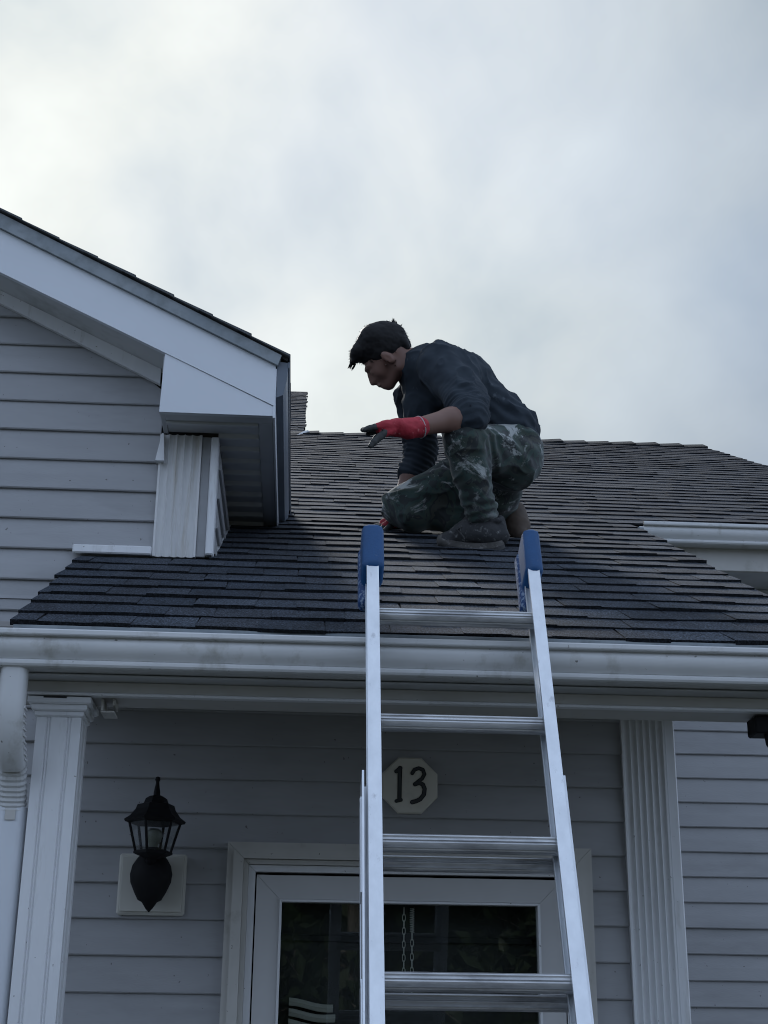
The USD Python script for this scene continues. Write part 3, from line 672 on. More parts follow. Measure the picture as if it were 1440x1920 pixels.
part(lan, 'lamp_holder', lathe([(.017, zb_ + .008), (.017, zb_ + .018), (.0005, zb_ + .019)], (LXc, LYc, 0), 14), 'black_metal')

# ------------------------------------------------------------------ house number
pc = np.array([.329, .746]); pr = .0835
pl = thing('house_number_plaque', 'beige octagonal plaque with black numerals 13 above the door', 'plaque', (pc[0], WY, pc[1]))
octo = lambda r: Polygon([(pc[0] + r * 1.0824 * math.cos(a), pc[1] + r * 1.0824 * math.sin(a)) for a in np.pi / 8 + np.arange(8) * np.pi / 4])
base_ = trimesh.convex.convex_hull(np.array([(x, y_, z) for (r, y_) in ((pr, WY - .016), (pr, WY - .026), (pr - .004, WY - .030)) for x, z in np.array(octo(r).exterior.coords)[:-1]]))
part(pl, 'board', base_, 'plaque')
k_ = .167 / 104.0                                                # metres per plaque pixel
def num(px_, py_): return (pc[0] + (px_ - 700) * k_ / 10.3, pc[1] - (py_ - 755) * k_ / 10.3)
one = [LineString([num(435, 495), num(515, 430)]).buffer(.0062), LineString([num(505, 430), num(500, 1030)]).buffer(.0066), LineString([num(440, 1065), num(530, 1040)]).buffer(.0055)]
three = LineString([num(745, 525), num(790, 455), num(870, 425), num(950, 455), num(980, 540), num(935, 625), num(850, 690), num(800, 735)]).buffer(.0058)
three2 = LineString([num(800, 735), num(880, 705), num(950, 740), num(985, 820), num(970, 930), num(900, 1020), num(820, 1060), num(745, 1080)]).buffer(.0066)
d1, d3 = unary_union(one), unary_union([three, three2])
for gg in (d1, d3):
    nm = part(pl, 'numeral', ex_y(gg, WY - .0312, WY - .0285), 'numeral_black')
    part(nm, 'numeral_inlay', ex_y(gg.buffer(-.0026), WY - .0318, WY - .0300), 'numeral_grey')

# ------------------------------------------------------------------ flood light under the beam, right
fx = at(1424, 1345, 3.45)
fl_ = thing('flood_light', 'dark outdoor light under the right end of the porch beam', 'light', (fx[0], 3.47, .783))
part(fl_, 'junction_box', bx(fx[0] - .018, fx[0] + .05, 3.43, 3.50, .738, .7825, .004), 'black_metal')
part(fl_, 'lamp_head', lathe([(.0005, 0), (.016, .002), (.022, .012), (.025, .035), (.027, .05), (.0005, .052)], (fx[0] + .034, 3.45, .702), 16), 'black_metal', smooth=40)
part(fl_, 'knuckle', tube([(fx[0] + .03, 3.455, .75), (fx[0] + .034, 3.45, .735)], .008, 8), 'black_metal')

# ------------------------------------------------------------------ ladder
AL = math.radians(67.3)
LL = np.array([0, math.cos(AL), math.sin(AL)]); LN = np.array([0, -math.sin(AL), math.cos(AL)])
LC = np.array([0, 3.262, .9]) + .037 * LN
tfoot = (GZ + .01 - LC[2]) / LL[2]
foot = LC + tfoot * LL
lad = thing('extension_ladder', 'aluminium extension ladder leaning on the porch gutter, blue padded tips', 'ladder', (.35, foot[1], GZ))
def ibeam(x_out, x_in, n0, n1, web, fl=.0045, wt=.004):
    s_ = 1 if x_in > x_out else -1
    lo2, hi2 = min(x_out, x_in), max(x_out, x_in)
    wc = x_out + s_ * web
    P = unary_union([sbox(lo2, n1 - fl, hi2, n1), sbox(lo2, n0, hi2, n0 + fl), sbox(wc - wt / 2, n0, wc + wt / 2, n1)])
    lips = unary_union([sbox(x_in - (.002 if s_ > 0 else 0), n1 - .009, x_in + (.002 if s_ < 0 else 0), n1), sbox(x_in - (.002 if s_ > 0 else 0), n0, x_in + (.002 if s_ < 0 else 0), n0 + .009)])
    return unary_union([P, lips]).buffer(.0008, quad_segs=1).buffer(-.0008, quad_segs=1)
def along(poly, t0, t1): return ex_axis(poly, LC, (1, 0, 0), LN, LL, t0, t1)
part(lad, 'rail', along(ibeam(.1425, .1715, -.033, .035, .008), -1.75, .27), 'aluminium')
part(lad, 'rail', along(ibeam(.5585, .5305, -.033, .035, .008), -1.75, .27), 'aluminium')
part(lad, 'base_rail', along(ibeam(.1305, .155, -.085, -.0345, .006), tfoot, -.401), 'aluminium')
part(lad, 'base_rail', along(ibeam(.5705, .546, -.085, -.0345, .006), tfoot, -.401), 'aluminium')
part(lad, 'guide_channel', along(sbox(.1300, -.036, .1345, .030), -1.0, -.401), 'aluminium')
part(lad, 'guide_channel', along(sbox(.5600, -.036, .5650, .026), -1.0, -.401), 'aluminium')
part(lad, 'guide_clip', along(sbox(.1270, -.030, .1296, .020), -.68, -.46), 'aluminium')
part(lad, 'guide_clip', along(sbox(.1275, -.030, .1297, .016), -1.05, -.86), 'aluminium')
def rung_prof(r, n0):
    P = []
    for a in np.linspace(0, 2 * np.pi, 49)[:-1]:
        rr = r + (.0012 if int(a / (2 * np.pi) * 48) % 3 else -.0008)
        P.append((n0 + rr * math.cos(a), min(rr * math.sin(a), r * .74)))
    return Polygon(P)
def rung(t, x0, x1, n0, r, name):
    # the tread is level although the ladder leans
    c0 = LC + t * LL + n0 * LN
    P = rung_prof(r, 0)
    m = ex_axis(P, (0, c0[1], c0[2]), (0, -1, 0), (0, 0, 1), (1, 0, 0), x0, x1)
    part(lad, name, m, 'rung_metal', smooth=28)
    part(lad, 'rung_collar', cat([ex_axis(Point(0, 0).buffer(r + .004, quad_segs=5), (0, c0[1], c0[2]), (0, -1, 0), (0, 0, 1), (1, 0, 0), xa, xa + .004) for xa in (x0 + .001, x1 - .005)]), 'rung_metal', smooth=30)
for k in range(6): rung(.045 - .2995 * k, .1535, .5475, 0.0, .0205, 'rung')
for k in range(2, 8): rung(.045 - .2995 * k - .012, .139, .562, -.061, .0180, 'base_rung')
for x0, x1, s_ in ((.1300, .1800, 0), (.5240, .5640, 1)):
    pts = []
    def rb(x0, x1, n0, n1, t0, t1, b):
        P = []
        for x, sx in ((x0, 1), (x1, -1)):
            for n, sn in ((n0, 1), (n1, -1)):
                for t, st_ in ((t0, 1), (t1, -1)):
                    for q in (0, .5, 1):
                        for q2 in (0, 1):
                            aa, bb2 = q * math.pi / 2, q2
                    P += [LC + np.array([x + sx * b, 0, 0]) + LN * (n + sn * b * .35) + LL * (t + st_ * b * .35),
                          LC + np.array([x + sx * b * .35, 0, 0]) + LN * (n + sn * b) + LL * (t + st_ * b * .35),
                          LC + np.array([x + sx * b * .35, 0, 0]) + LN * (n + sn * b * .35) + LL * (t + st_ * b),
                          LC + np.array([x + sx * b * .3, 0, 0]) + LN * (n + sn * b * .3) + LL * (t + st_ * b * .75),
                          LC + np.array([x, 0, 0]) + LN * (n + sn * b) + LL * (t + st_ * b), LC + np.array([x + sx * b, 0, 0]) + LN * n + LL * (t + st_ * b), LC + np.array([x + sx * b, 0, 0]) + LN * (n + sn * b) + LL * t]
        return trimesh.convex.convex_hull(np.array(P))
    cap = part(lad, 'rubber_cap', rb(x0 + .001, x1 + .005, -.055, .043, .163, .306, .017), 'blue_rubber', smooth=50)
    part(cap, 'wall_pad', rb(x0 - .004, x1 - .004, -.088, -.040, .118, .300, .014), 'blue_rubber_worn', smooth=50)

# ------------------------------------------------------------------ implicit surfaces for the figure
class Field:
    def __init__(s, lo, hi, h):
        s.lo, s.h = np.asarray(lo, float), h
        s.n = np.ceil((np.asarray(hi) - s.lo) / h).astype(int) + 1
        s.a = np.full(s.n, .2, np.float32)
    def sub(s, lo, hi):
        i0 = np.clip(np.floor((lo - s.lo) / s.h).astype(int), 0, s.n - 1); i1 = np.clip(np.ceil((hi - s.lo) / s.h).astype(int) + 1, 1, s.n)
        sl = tuple(slice(a, b) for a, b in zip(i0, i1))
        G = [s.lo[k] + s.h * np.arange(i0[k], i1[k], dtype=np.float32) for k in range(3)]
        return sl, np.stack(np.meshgrid(*G, indexing='ij'), -1)
    def put(s, d, sl, k, neg=False):
        a = s.a[sl]
        if neg:
            h = np.clip(.5 + .5 * (-d - a) / -k, 0, 1) if False else None
            s.a[sl] = np.maximum(a, -d); return
        h = np.clip(.5 + .5 * (a - d) / k, 0, 1); s.a[sl] = a * (1 - h) + d * h - k * h * (1 - h)
    def cap(s, A, B, ra, rb, k=.015, neg=False):
        A, B = np.asarray(A, float), np.asarray(B, float); r = max(ra, rb) + 4 * k + .02
        sl, P = s.sub(np.minimum(A, B) - r, np.maximum(A, B) + r)
        ba = B - A; t = np.clip(((P - A) @ ba) / max(ba @ ba, 1e-9), 0, 1)
        d = np.linalg.norm(P - A - t[..., None] * ba, axis=-1) - (ra + t * (rb - ra))
        s.put(d.astype(np.float32), sl, k, neg)
    def ell(s, C, R, M=np.eye(3), k=.015, neg=False):
        C, R = np.asarray(C, float), np.asarray(R, float); r = R.max() + 4 * k + .02
        sl, P = s.sub(C - r, C + r)
        q = (P - C) @ np.asarray(M).T; k0 = np.linalg.norm(q / R, axis=-1); k1 = np.linalg.norm(q / R ** 2, axis=-1)
        s.put((k0 * (k0 - 1) / np.maximum(k1, 1e-6)).astype(np.float32), sl, k, neg)
    def mesh(s, level=0.0):
        a = s.a - level; n = s.n
        inside = a < 0
        cs = sum(inside[i:n[0] - 1 + i, j:n[1] - 1 + j, l:n[2] - 1 + l].astype(np.int8) for i in (0, 1) for j in (0, 1) for l in (0, 1))
        act = (cs > 0) & (cs < 8); idx = np.full(act.shape, -1, np.int64); I = np.argwhere(act); idx[act] = np.arange(len(I))
        acc = np.zeros((len(I), 3)); cnt = np.zeros(len(I))
        cor = [(i, j, l) for i in (0, 1) for j in (0, 1) for l in (0, 1)]
        val = {c: a[I[:, 0] + c[0], I[:, 1] + c[1], I[:, 2] + c[2]] for c in cor}
        for c in cor:
            for ax in range(3):
                if c[ax]: continue
                e = list(c); e[ax] = 1; e = tuple(e); va, vb = val[c], val[e]
                m = (va < 0) != (vb < 0); t = np.where(m, va / np.where(m, va - vb, 1), 0)
                p = np.tile(np.array(c, float), (len(I), 1)); p[:, ax] += t
                acc += p * m[:, None]; cnt += m
        V = s.lo + s.h * (I + acc / cnt[:, None]); F = []
        for ax in range(3):
            b1, b2 = (ax + 1) % 3, (ax + 2) % 3
            s0 = [slice(None)] * 3; s1 = [slice(None)] * 3; s0[ax] = slice(0, n[ax] - 1); s1[ax] = slice(1, n[ax])
            A0, A1 = inside[tuple(s0)], inside[tuple(s1)]
            E = np.argwhere(A0 != A1)
            ok = (E[:, b1] > 0) & (E[:, b2] > 0) & (E[:, b1] < n[b1] - 1) & (E[:, b2] < n[b2] - 1); E = E[ok]
            fl2 = A0[tuple(E.T)]
            def at_(d1, d2):
                q = E.copy(); q[:, b1] -= d1; q[:, b2] -= d2; return idx[tuple(q.T)]
            Q = np.stack([at_(1, 1), at_(0, 1), at_(0, 0), at_(1, 0)], 1)
            Q[~fl2] = Q[~fl2][:, ::-1]
            F.append(Q)
        Q = np.vstack(F); F = np.vstack([Q[:, [0, 1, 2]], Q[:, [0, 2, 3]]])
        m = trimesh.Trimesh(V, F, process=False)
        return m
def smoothed(m, it=4):
    trimesh.smoothing.filter_taubin(m, lamb=.5, nu=.52, iterations=it); return m
def wrinkle(m, fn):
    v = np.array(m.vertices); n = np.array(m.vertex_normals); return trimesh.Trimesh(v + n * fn(v)[:, None], m.faces, process=False)

# ------------------------------------------------------------------ the person
J = lambda x, y, Y: at(x, y, Y)
pelvis = J(950, 838, 4.93); waist = J(925, 790, 4.93); chest = J(860, 728, 4.93); neck0 = J(797, 692, 4.95)
LAT = np.array([0, 1., 0])
hipN, hipF = J(955, 860, 4.86), J(952, 858, 5.04)
kneeN, ankN = J(868, 822, 4.63), J(905, 972, 4.74)
kneeF, ankF = J(757, 950, 5.10), J(955, 965, 5.12)
shN, shF = J(824, 684, 4.76), J(792, 722, 5.10)
elN, wrN = J(884, 779, 4.60), J(772, 803, 4.52)
elF, wrF = J(788, 850, 5.18), J(742, 966, 5.20)
HC = J(715, 653, 4.93)
per = thing('person', 'person in dark long-sleeved shirt, stained camouflage trousers and red gloves, kneeling on the porch roof', 'person', tuple(J(890, 1035, 4.75)))
ppm = 1 / np.linalg.norm(J(816, 653, 4.93) - HC) * 101   # pixels per metre at the figure
up_ = (CR * -.80 + CU * .60); fw_ = (CR * -.60 + CU * -.80); sd_ = np.cross(up_, fw_)
if sd_[1] > 0: sd_ = -sd_
def hp(dx, dy, side=0.0):                                   # a point of the head: profile outline, and sideways towards the viewer
    return HC + CR * (dx - 715) / ppm - CU * (dy - 653) / ppm + sd_ * side
HM = np.stack([fw_, up_, sd_])
F_ = Field(np.array([-.02, 4.35, 1.60]), np.array([1.02, 5.40, 2.80]), .0055)
F_.ell(hp(717, 651), (.094, .086, .073), HM, k=.01)                   # cranium
F_.ell(hp(715, 682), (.055, .060, .056), HM, k=.02)                   # face
F_.ell(hp(717, 702), (.027, .040, .040), HM, k=.02)                   # mouth
F_.cap(hp(727, 715), hp(742, 690), .030, .040, k=.02)
F_.cap(hp(729, 722, .0), hp(726, 716, 0), .0135, .018, k=.012)        # chin
for s_ in (-1, 1):
    F_.cap(hp(731, 720, .012 * s_), hp(744, 692, .046 * s_), .013, .019, k=.02)   # jaw
    F_.ell(hp(711, 697, .034 * s_), (.019, .024, .020), HM, k=.02)     # cheek
    F_.cap(hp(687, 694, .010 * s_), hp(692, 687, .040 * s_), .0085, .008, k=.010)  # brow
    F_.ell(hp(727, 674, .072 * s_), (.017, .031, .010), HM, k=.006)    # ear
    F_.ell(hp(727, 675, .083 * s_), (.009, .019, .006), HM, k=.004, neg=True)
    F_.ell(hp(695, 699.5, .034 * s_), (.009, .007, .013), HM, k=.004, neg=True)   # eye socket
    F_.ell(hp(700, 697, .030 * s_), (.014, .011, .014), HM, k=.004)
    F_.ell(hp(704, 713, .012 * s_), (.010, .009, .009), HM, k=.012)    # nostril
F_.cap(hp(694.5, 701), hp(700, 717), .0105, .0115, k=.010); F_.cap(hp(692, 703), hp(698.5, 718), .006, .0085, k=.007)          # nose
F_.cap(hp(712, 716), hp(722, 721), .015, .015, k=.01)
F_.cap(hp(711.5, 722.5, -.016), hp(711.5, 722.5, .016), .0072, .0072, k=.004)    # lips
F_.cap(hp(719.5, 725, -.015), hp(719.5, 725, .015), .0070, .0070, k=.004)
F_.cap(hp(745, 674), neck0 + [0, 0, .0], .054, .058, k=.03)           # neck
for o in (-.06, .06):
    F_.cap(neck0 + LAT * o * .6, chest + LAT * o, .07, .090, k=.04); F_.cap(chest + LAT * o, waist + LAT * o * .7, .088, .082, k=.04); F_.cap(waist + LAT * o * .7, pelvis + LAT * o * .8, .082, .095, k=.04)
F_.cap(shN, shF, .06, .06, k=.05)
for a, b, c_, r in ((shN, elN, wrN, (.056, .043, .042, .029)), (shF, elF, wrF, (.056, .043, .042, .029))):
    F_.cap(a, b, r[0], r[1], k=.03); F_.cap(b, b + .35 * (c_ - b), r[1] - .002, r[2], k=.02); F_.cap(b + .35 * (c_ - b), c_, r[2], r[3], k=.02)
for a, b, c_ in ((hipN, kneeN, ankN), (hipF, kneeF, ankF)):
    F_.cap(a, b, .085, .055, k=.03); F_.cap(b, b + .35 * (c_ - b), .052, .052, k=.02); F_.cap(b + .35 * (c_ - b), c_, .05, .036, k=.02)
F_.cap(ankN, J(890, 1008, 4.75), .033, .022, k=.02); F_.cap(ankF, J(968, 990, 5.1), .035, .03, k=.02)
F_.cap(wrN, J(735, 803, 4.50), .028, .026, k=.02); F_.cap(wrF, J(722, 985, 5.2), .028, .022, k=.02)
body = F_.mesh(); body = max(body.split(only_watertight=False), key=lambda q: len(q.faces)); body = smoothed(body, 3)
part(per, 'body', body, 'skin', smooth=True)

# hair: a cap with tufts
Hf = Field(HC - .2, HC + .2, .004)
Hf.ell(hp(716, 649), (.098, .092, .078), HM, k=.008)
Hf.cap(hp(668, 664, .0), hp(661, 681, 0), .024, .009, k=.02); Hf.cap(hp(670, 660, .03), hp(663, 678, .03), .022, .008, k=.02); Hf.cap(hp(670, 660, -.03), hp(664, 677, -.03), .022, .008, k=.02)
Hf.cap(hp(694, 632), hp(736, 622), .030, .026, k=.03); Hf.cap(hp(745, 626), hp(763, 648), .022, .014, k=.03)
for o in (-.03, 0, .03): Hf.cap(hp(698, 634, o), hp(674, 664, o), .036, .020, k=.03)
Hf.cap(hp(755, 642, .03), hp(763, 654, .03), .016, .012, k=.02); Hf.cap(hp(755, 642, -.03), hp(763, 654, -.03), .016, .012, k=.02)
# open the face and the ears
Hf.ell(hp(700, 712), (.085, .066, .11), HM, k=.004, neg=True)
Hf.ell(hp(731, 690, 0), (.035, .034, .12), HM, k=.004, neg=True)
Hf.ell(hp(683, 692, 0), (.020, .017, .12), HM, k=.004, neg=True)
hm = Hf.mesh(); hm = max(hm.split(only_watertight=False), key=lambda q: len(q.faces)); hm = smoothed(hm, 2)
hm = wrinkle(hm, lambda v: .006 * (meshkit.fbm(v * [50, 50, 50], 3, 4) - .5))
tufts = []
hr = random.Random(3)
hv, hn = np.array(hm.vertices), np.array(hm.vertex_normals)
for _ in range(2400):
    i = hr.randrange(len(hv)); p, n = hv[i], hn[i]
    lx = (p - HC) @ up_; 
    flow = -up_ * .0 + fw_ * .55 if lx > 0 else -up_ * .8
    L = hr.uniform(.006, .016); d = n * .22 + flow * 1.0 + np.array([hr.gauss(0, .25) for _ in range(3)]); d /= np.linalg.norm(d)
    side = np.cross(d, n); nn = np.linalg.norm(side)
    if nn < 1e-3 or n @ (p - HC) < .02: continue
    g_i = np.round((p + d * L * .5 - F_.lo) / F_.h).astype(int)
    if F_.a[tuple(g_i)] < .004: continue
    side *= .0015 / nn; p0 = p - n * .004
    tufts.append((np.array([p0 + side, p0 - side, p0 + d * L, p0 - n * .003]), np.array([(0, 1, 2), (1, 3, 2), (3, 0, 2)])))
for (x, y, x2, y2, n_) in ((738, 610, 737, 598, 7), (742, 610, 741, 602, 6), (660, 680, 655, 691, 9), (665, 682, 661, 692, 7), (732, 611, 726, 604, 5), (748, 614, 752, 607, 4)):
    for q in range(n_):
        o = hr.uniform(-.02, .02); a, b = hp(x + hr.uniform(-3, 3), y, o), hp(x2 + hr.uniform(-3, 3), y2 + hr.uniform(-3, 3), o + hr.uniform(-.01, .01))
        tufts.append((lambda t: (np.array(t.vertices), np.array(t.faces)))(tube([a, .5 * (a + b) + .001, b], [.003, .0022, .0004], 4)))
part(per, 'hair', cat([hm] + tufts), 'hair', smooth=True)

# shirt
S = Field(np.array([.2, 4.40, 1.80]), np.array([1.0, 5.40, 2.72]), .0055)
S.cap(J(781, 690, 4.94), J(797, 697, 4.94), .056, .072, k=.02)
for o in (-.065, .065):
    S.cap(neck0 + LAT * o * .6, chest + LAT * o, .080, .102, k=.04); S.cap(chest + LAT * o, waist + LAT * o * .75, .102, .098, k=.04); S.cap(waist + LAT * o * .75, J(950, 822, 4.93) + LAT * o * .8, .098, .108, k=.03)
S.cap(J(957, 812, 4.87), J(957, 812, 4.99), .100, .100, k=.02)          # hem bunched over the belt
S.cap(J(782, 715, 4.99), J(800, 765, 4.99), .062, .085, k=.05)         # front of the shirt hanging down
for a_ in np.linspace(0, 2 * np.pi, 19)[:-1]:                            # collar
    q0, q1 = [J(776, 688, 4.94) + .060 * (np.cos(x_) * LAT + np.sin(x_) * (CU * .83 + CR * .56)) for x_ in (a_, a_ + 2 * np.pi / 18)]
    S.cap(q0, q1, .0085, .0085, k=.006)
S.cap(shN, shF, .062, .062, k=.05)
S.cap(shN, elN, .076, .060, k=.05); S.cap(J(862, 712, 4.76), J(888, 752, 4.68), .062, .055, k=.06); S.cap(elN, elN + .16 * (wrN - elN), .058, .054, k=.02)
S.cap(shF, elF, .068, .058, k=.035); S.cap(elF, elF + .30 * (wrF - elF), .058, .055, k=.02)
S.cap(J(758, 745, 5.10), J(772, 800, 5.14), .040, .040, k=.04)
sm = smoothed(S.mesh(), 3)
eln = elN; dN = (wrN - elN) / np.linalg.norm(wrN - elN); uN = (elN - shN) / np.linalg.norm(elN - shN); uF = (wrF - elF) / np.linalg.norm(wrF - elF)
def shirt_w(v):
    w = .016 * (meshkit.fbm(v * [11, 11, 15], 3, 1) - .5)
    rg = 1 - np.abs(2 * meshkit.fbm(v * [13, 13, 8], 2, 6) - 1) * 2.2; w += .009 * np.clip(rg, 0, 1) ** 3
    dn = np.linalg.norm(v - (elN - .03 * uN), axis=1); w += .0045 * np.exp(-(dn / .085) ** 2) * np.sin(((v - elN) @ uN) * 330 + 6 * meshkit.noise(v * 18))
    df = np.linalg.norm(v - (elF + .02 * uF), axis=1); w += .0045 * np.exp(-(df / .11) ** 2) * np.sin(((v - elF) @ uF) * 300 + 6 * meshkit.noise(v * 18))
    dw = np.linalg.norm(v - J(965, 800, 4.85), axis=1); w += .006 * np.exp(-(dw / .13) ** 2) * np.sin((v @ np.array([.45, .1, .9])) * 150 + 5 * meshkit.noise(v * 14))
    diag = (v @ np.array([.7, .2, .7])) * 70 + 6 * meshkit.noise(v * 7); w += .0050 * np.sin(diag) * meshkit.noise(v * 6 + 9)
    return w
sm = wrinkle(sm, shirt_w)
shp = part(per, 'shirt', sm, 'shirt', smooth=True)

# trousers
T = Field(np.array([.15, 4.35, 1.55]), np.array([1.05, 5.35, 2.50]), .0055)
T.cap(pelvis - LAT * .05, pelvis + LAT * .05, .112, .112, k=.04); T.cap(J(958, 862, 4.86), J(955, 862, 5.03), .110, .105, k=.05)
T.cap(J(955, 860, 4.86), kneeN, .102, .070, k=.03); T.cap(kneeN, kneeN + .4 * (ankN - kneeN), .068, .066, k=.025)
T.cap(kneeN + .4 * (ankN - kneeN), ankN - .10 * (ankN - kneeN), .066, .050, k=.02)
T.cap(ankN - .17 * (ankN - kneeN), ankN - .06 * (ankN - kneeN), .056, .054, k=.012)
T.cap(hipF, kneeF, .108, .078, k=.03); T.cap(kneeF, J(775, 968, 5.06), .070, .066, k=.03)
T.cap(kneeF, J(860, 968, 5.08), .066, .070, k=.03); T.cap(J(860, 968, 5.08), ankF, .070, .052, k=.02)
T.cap(J(835, 915, 5.04), J(930, 920, 5.02), .07, .09, k=.05)
tm = smoothed(T.mesh(), 3)
sN = (ankN - kneeN) / np.linalg.norm(ankN - kneeN)
def trous_w(v):
    w = .010 * (meshkit.fbm(v * [10, 10, 12], 3, 2) - .5)
    rg = 1 - np.abs(2 * meshkit.fbm(v * [9, 9, 14], 2, 12) - 1) * 2.2; w += .008 * np.clip(rg, 0, 1) ** 3
    dn = np.linalg.norm(v - (ankN - .035 * sN), axis=1); w += .0055 * np.exp(-(dn / .085) ** 2) * np.sin(((v - ankN) @ sN) * 190 + 4 * meshkit.noise(v * 16))
    dk = np.linalg.norm(v - J(900, 850, 4.68), axis=1); w += .004 * np.exp(-(dk / .10) ** 2) * np.sin((v @ np.array([.8, .1, .6])) * 140 + 5 * meshkit.noise(v * 12))
    w += .003 * np.sin((v @ np.array([.3, .2, .9])) * 80 + 7 * meshkit.noise(v * 7)) * meshkit.noise(v * 5 + 3)
    return w
part(per, 'trousers', wrinkle(tm, trous_w), 'camo', smooth=True)

# near shoe
h_ = Field(J(800, 1060, 4.55) - [0, .0, .05], J(975, 935, 4.95) + [0, .05, .05], .004)
SY = 4.745
def sp_(x, y, o=0.0): q = J(x, y, SY); return q + np.array([0, o, .5 * o])
h_.cap(sp_(833, 1014, -.014), sp_(833, 1013, .02), .021, .020, k=.02); h_.cap(sp_(836, 1013), sp_(870, 1000), .026, .034, k=.02)
h_.cap(sp_(870, 1000), sp_(905, 1002), .034, .042, k=.03); h_.cap(sp_(905, 1000), sp_(935, 1006), .042, .033, k=.02)
h_.cap(sp_(903, 982), sp_(915, 1000), .036, .040, k=.02); h_.cap(sp_(872, 990), sp_(890, 972), .026, .030, k=.015)
h_.cap(sp_(938, 974), sp_(940, 1004), .016, .026, k=.015)
for a_ in np.linspace(0, 2 * np.pi, 15)[:-1]:
    q0, q1 = [sp_(911 + 27 * math.cos(x_), 972 + 3 * math.cos(x_), .036 * math.sin(x_)) for x_ in (a_, a_ + 2 * np.pi / 14)]
    h_.cap(q0, q1, .010, .010, k=.006)
uppr = wrinkle(smoothed(h_.mesh(), 2), lambda v: .005 * (meshkit.fbm(v * 40, 3, 8) - .5))
shoe = part(per, 'shoe', uppr, 'shoe', smooth=True)
def sole(off0, off1, grow):
    from scipy.interpolate import CubicSpline
    cl_ = CubicSpline([0, .28, .66, 1], np.array([sp_(824, 1019), sp_(858, 1027), sp_(905, 1030), sp_(946, 1023)]))
    hw = CubicSpline([0, .1, .3, .55, .8, .95, 1], [.012, .031, .043, .036, .034, .025, .010])
    la = np.array([0, 1, .5]); la /= np.linalg.norm(la); rows_ = []
    U = np.linspace(0, 1, 26)
    for u in U:
        c = cl_(u); t = cl_(min(u + .01, 1)) - cl_(max(u - .01, 0)); t /= np.linalg.norm(t); n = np.cross(t, la); n *= np.sign(n[2]) or 1; w = float(hw(u)) + grow
        rows_.append([c + la * w + n * off1, c + la * (w + .002) + n * off0, c - la * (w + .002) + n * off0, c - la * w + n * off1])
    V = np.array(rows_).reshape(-1, 3); F = []
    for i in range(len(U) - 1):
        for q in range(4):
            r_ = (q + 1) % 4; F += [(4 * i + q, 4 * i + 4 + r_, 4 * i + r_), (4 * i + q, 4 * i + 4 + q, 4 * i + 4 + r_)]
    e = 4 * (len(U) - 1); F += [(0, 1, 2), (0, 2, 3), (e, e + 2, e + 1), (e, e + 3, e + 2)]
    m = trimesh.Trimesh(V, np.array(F), process=False); m.fix_normals(); return m
part(shoe, 'outsole', sole(-.006, .007, .001), 'lace', smooth=40)
part(shoe, 'midsole', sole(.0075, .024, -.001), 'shoe_sole', smooth=40)
tc_ = Field(J(800, 1060, 4.55) - [0, .0, .05], J(890, 965, 4.95) + [0, .05, .05], .004)
tc_.cap(sp_(832, 1015, -.014), sp_(832, 1014, .02), .0225, .0215, k=.02); tc_.cap(sp_(834, 1014), sp_(848, 1009), .026, .0285, k=.015)
part(shoe, 'toe_cap', smoothed(tc_.mesh(), 2), 'shoe_sole', smooth=True)
lz = []
for q in range(4):
    x, y = 872 + q * 7, 985 - q * 6
    lz.append(tube([sp_(x - 6, y + 6, -.038), sp_(x - 3, y - 3, -.015), sp_(x + 2, y - 5, .01), sp_(x + 6, y, .03)], .003, 6))
for q in range(2): lz.append(tube([sp_(873, 985, -.03), sp_(860 - 6 * q, 985 + 4 * q, -.042), sp_(862, 998, -.05), sp_(868, 1004 + 3 * q, -.05)], .0022, 6))
part(shoe, 'lace', cat(lz), 'lace', smooth=True)
# far boot, toes down behind the near leg
h3 = Field(J(930, 1030, 4.95) - [.0, .05, .08], J(1010, 920, 5.3) + [.05, .05, .08], .004)
h3.cap(J(958, 955, 5.12), J(972, 985, 5.08), .042, .042, k=.02); h3.cap(J(975, 955, 5.12), J(982, 985, 5.10), .020, .024, k=.02); h3.cap(J(965, 985, 5.08), J(975, 1000, 5.05), .036, .026, k=.02)
part(per, 'shoe', wrinkle(smoothed(h3.mesh(), 2), lambda v: .004 * (meshkit.fbm(v * 40, 3, 8) - .5)), 'boot', smooth=True, label='brown boot behind the front leg')

# gloves: five fingers each
def glove(Jp, wrist_out, palm, fingers, thumb, lo, hi, name, cuff):
    g_ = Field(lo, hi, .0028)
    for a, b, r1, r2 in palm: g_.cap(a, b, r1, r2, k=.010)
    m1 = smoothed(g_.mesh(), 2)
    k_ = Field(lo, hi, .0025)
    for ch in fingers + [thumb]:
        for (a, ra), (b, rb_) in zip(ch[:-1], ch[1:]): k_.cap(a, b, ra, rb_, k=.003)
    m2 = smoothed(k_.mesh(), 2)
    m1 = wrinkle(m1, lambda v: .0045 * (meshkit.fbm(v * 70, 3, 3) - .5))
    gpth = part(per, name, m1, 'glove_red', smooth=True)
    part(gpth, 'fingers', wrinkle(m2, lambda v: .002 * (meshkit.fbm(v * 120, 2, 3) - .5)), 'glove_dark', smooth=True)
    if cuff is not None: part(gpth, 'cuff', cuff, 'glove_cuff', smooth=True)
gy = 4.50
G = lambda x, y, o=0.0: J(x, y, gy + o)
def ch(*p): return [(G(x, y, o), r) for x, y, o, r in p]
dW = (wrN - elN) / np.linalg.norm(wrN - elN)
cuffm = []
cc = J(787, 801, 4.525); uu = np.cross(dW, [0, 0, 1.]); uu /= np.linalg.norm(uu); ww = np.cross(uu, dW)
aa = np.linspace(0, 2 * np.pi, 25)[:-1]
cuffm = tube(cc + 0.0375 * (np.cos(aa)[:, None] * uu + np.sin(aa)[:, None] * ww), .0024, 6, closed=True)
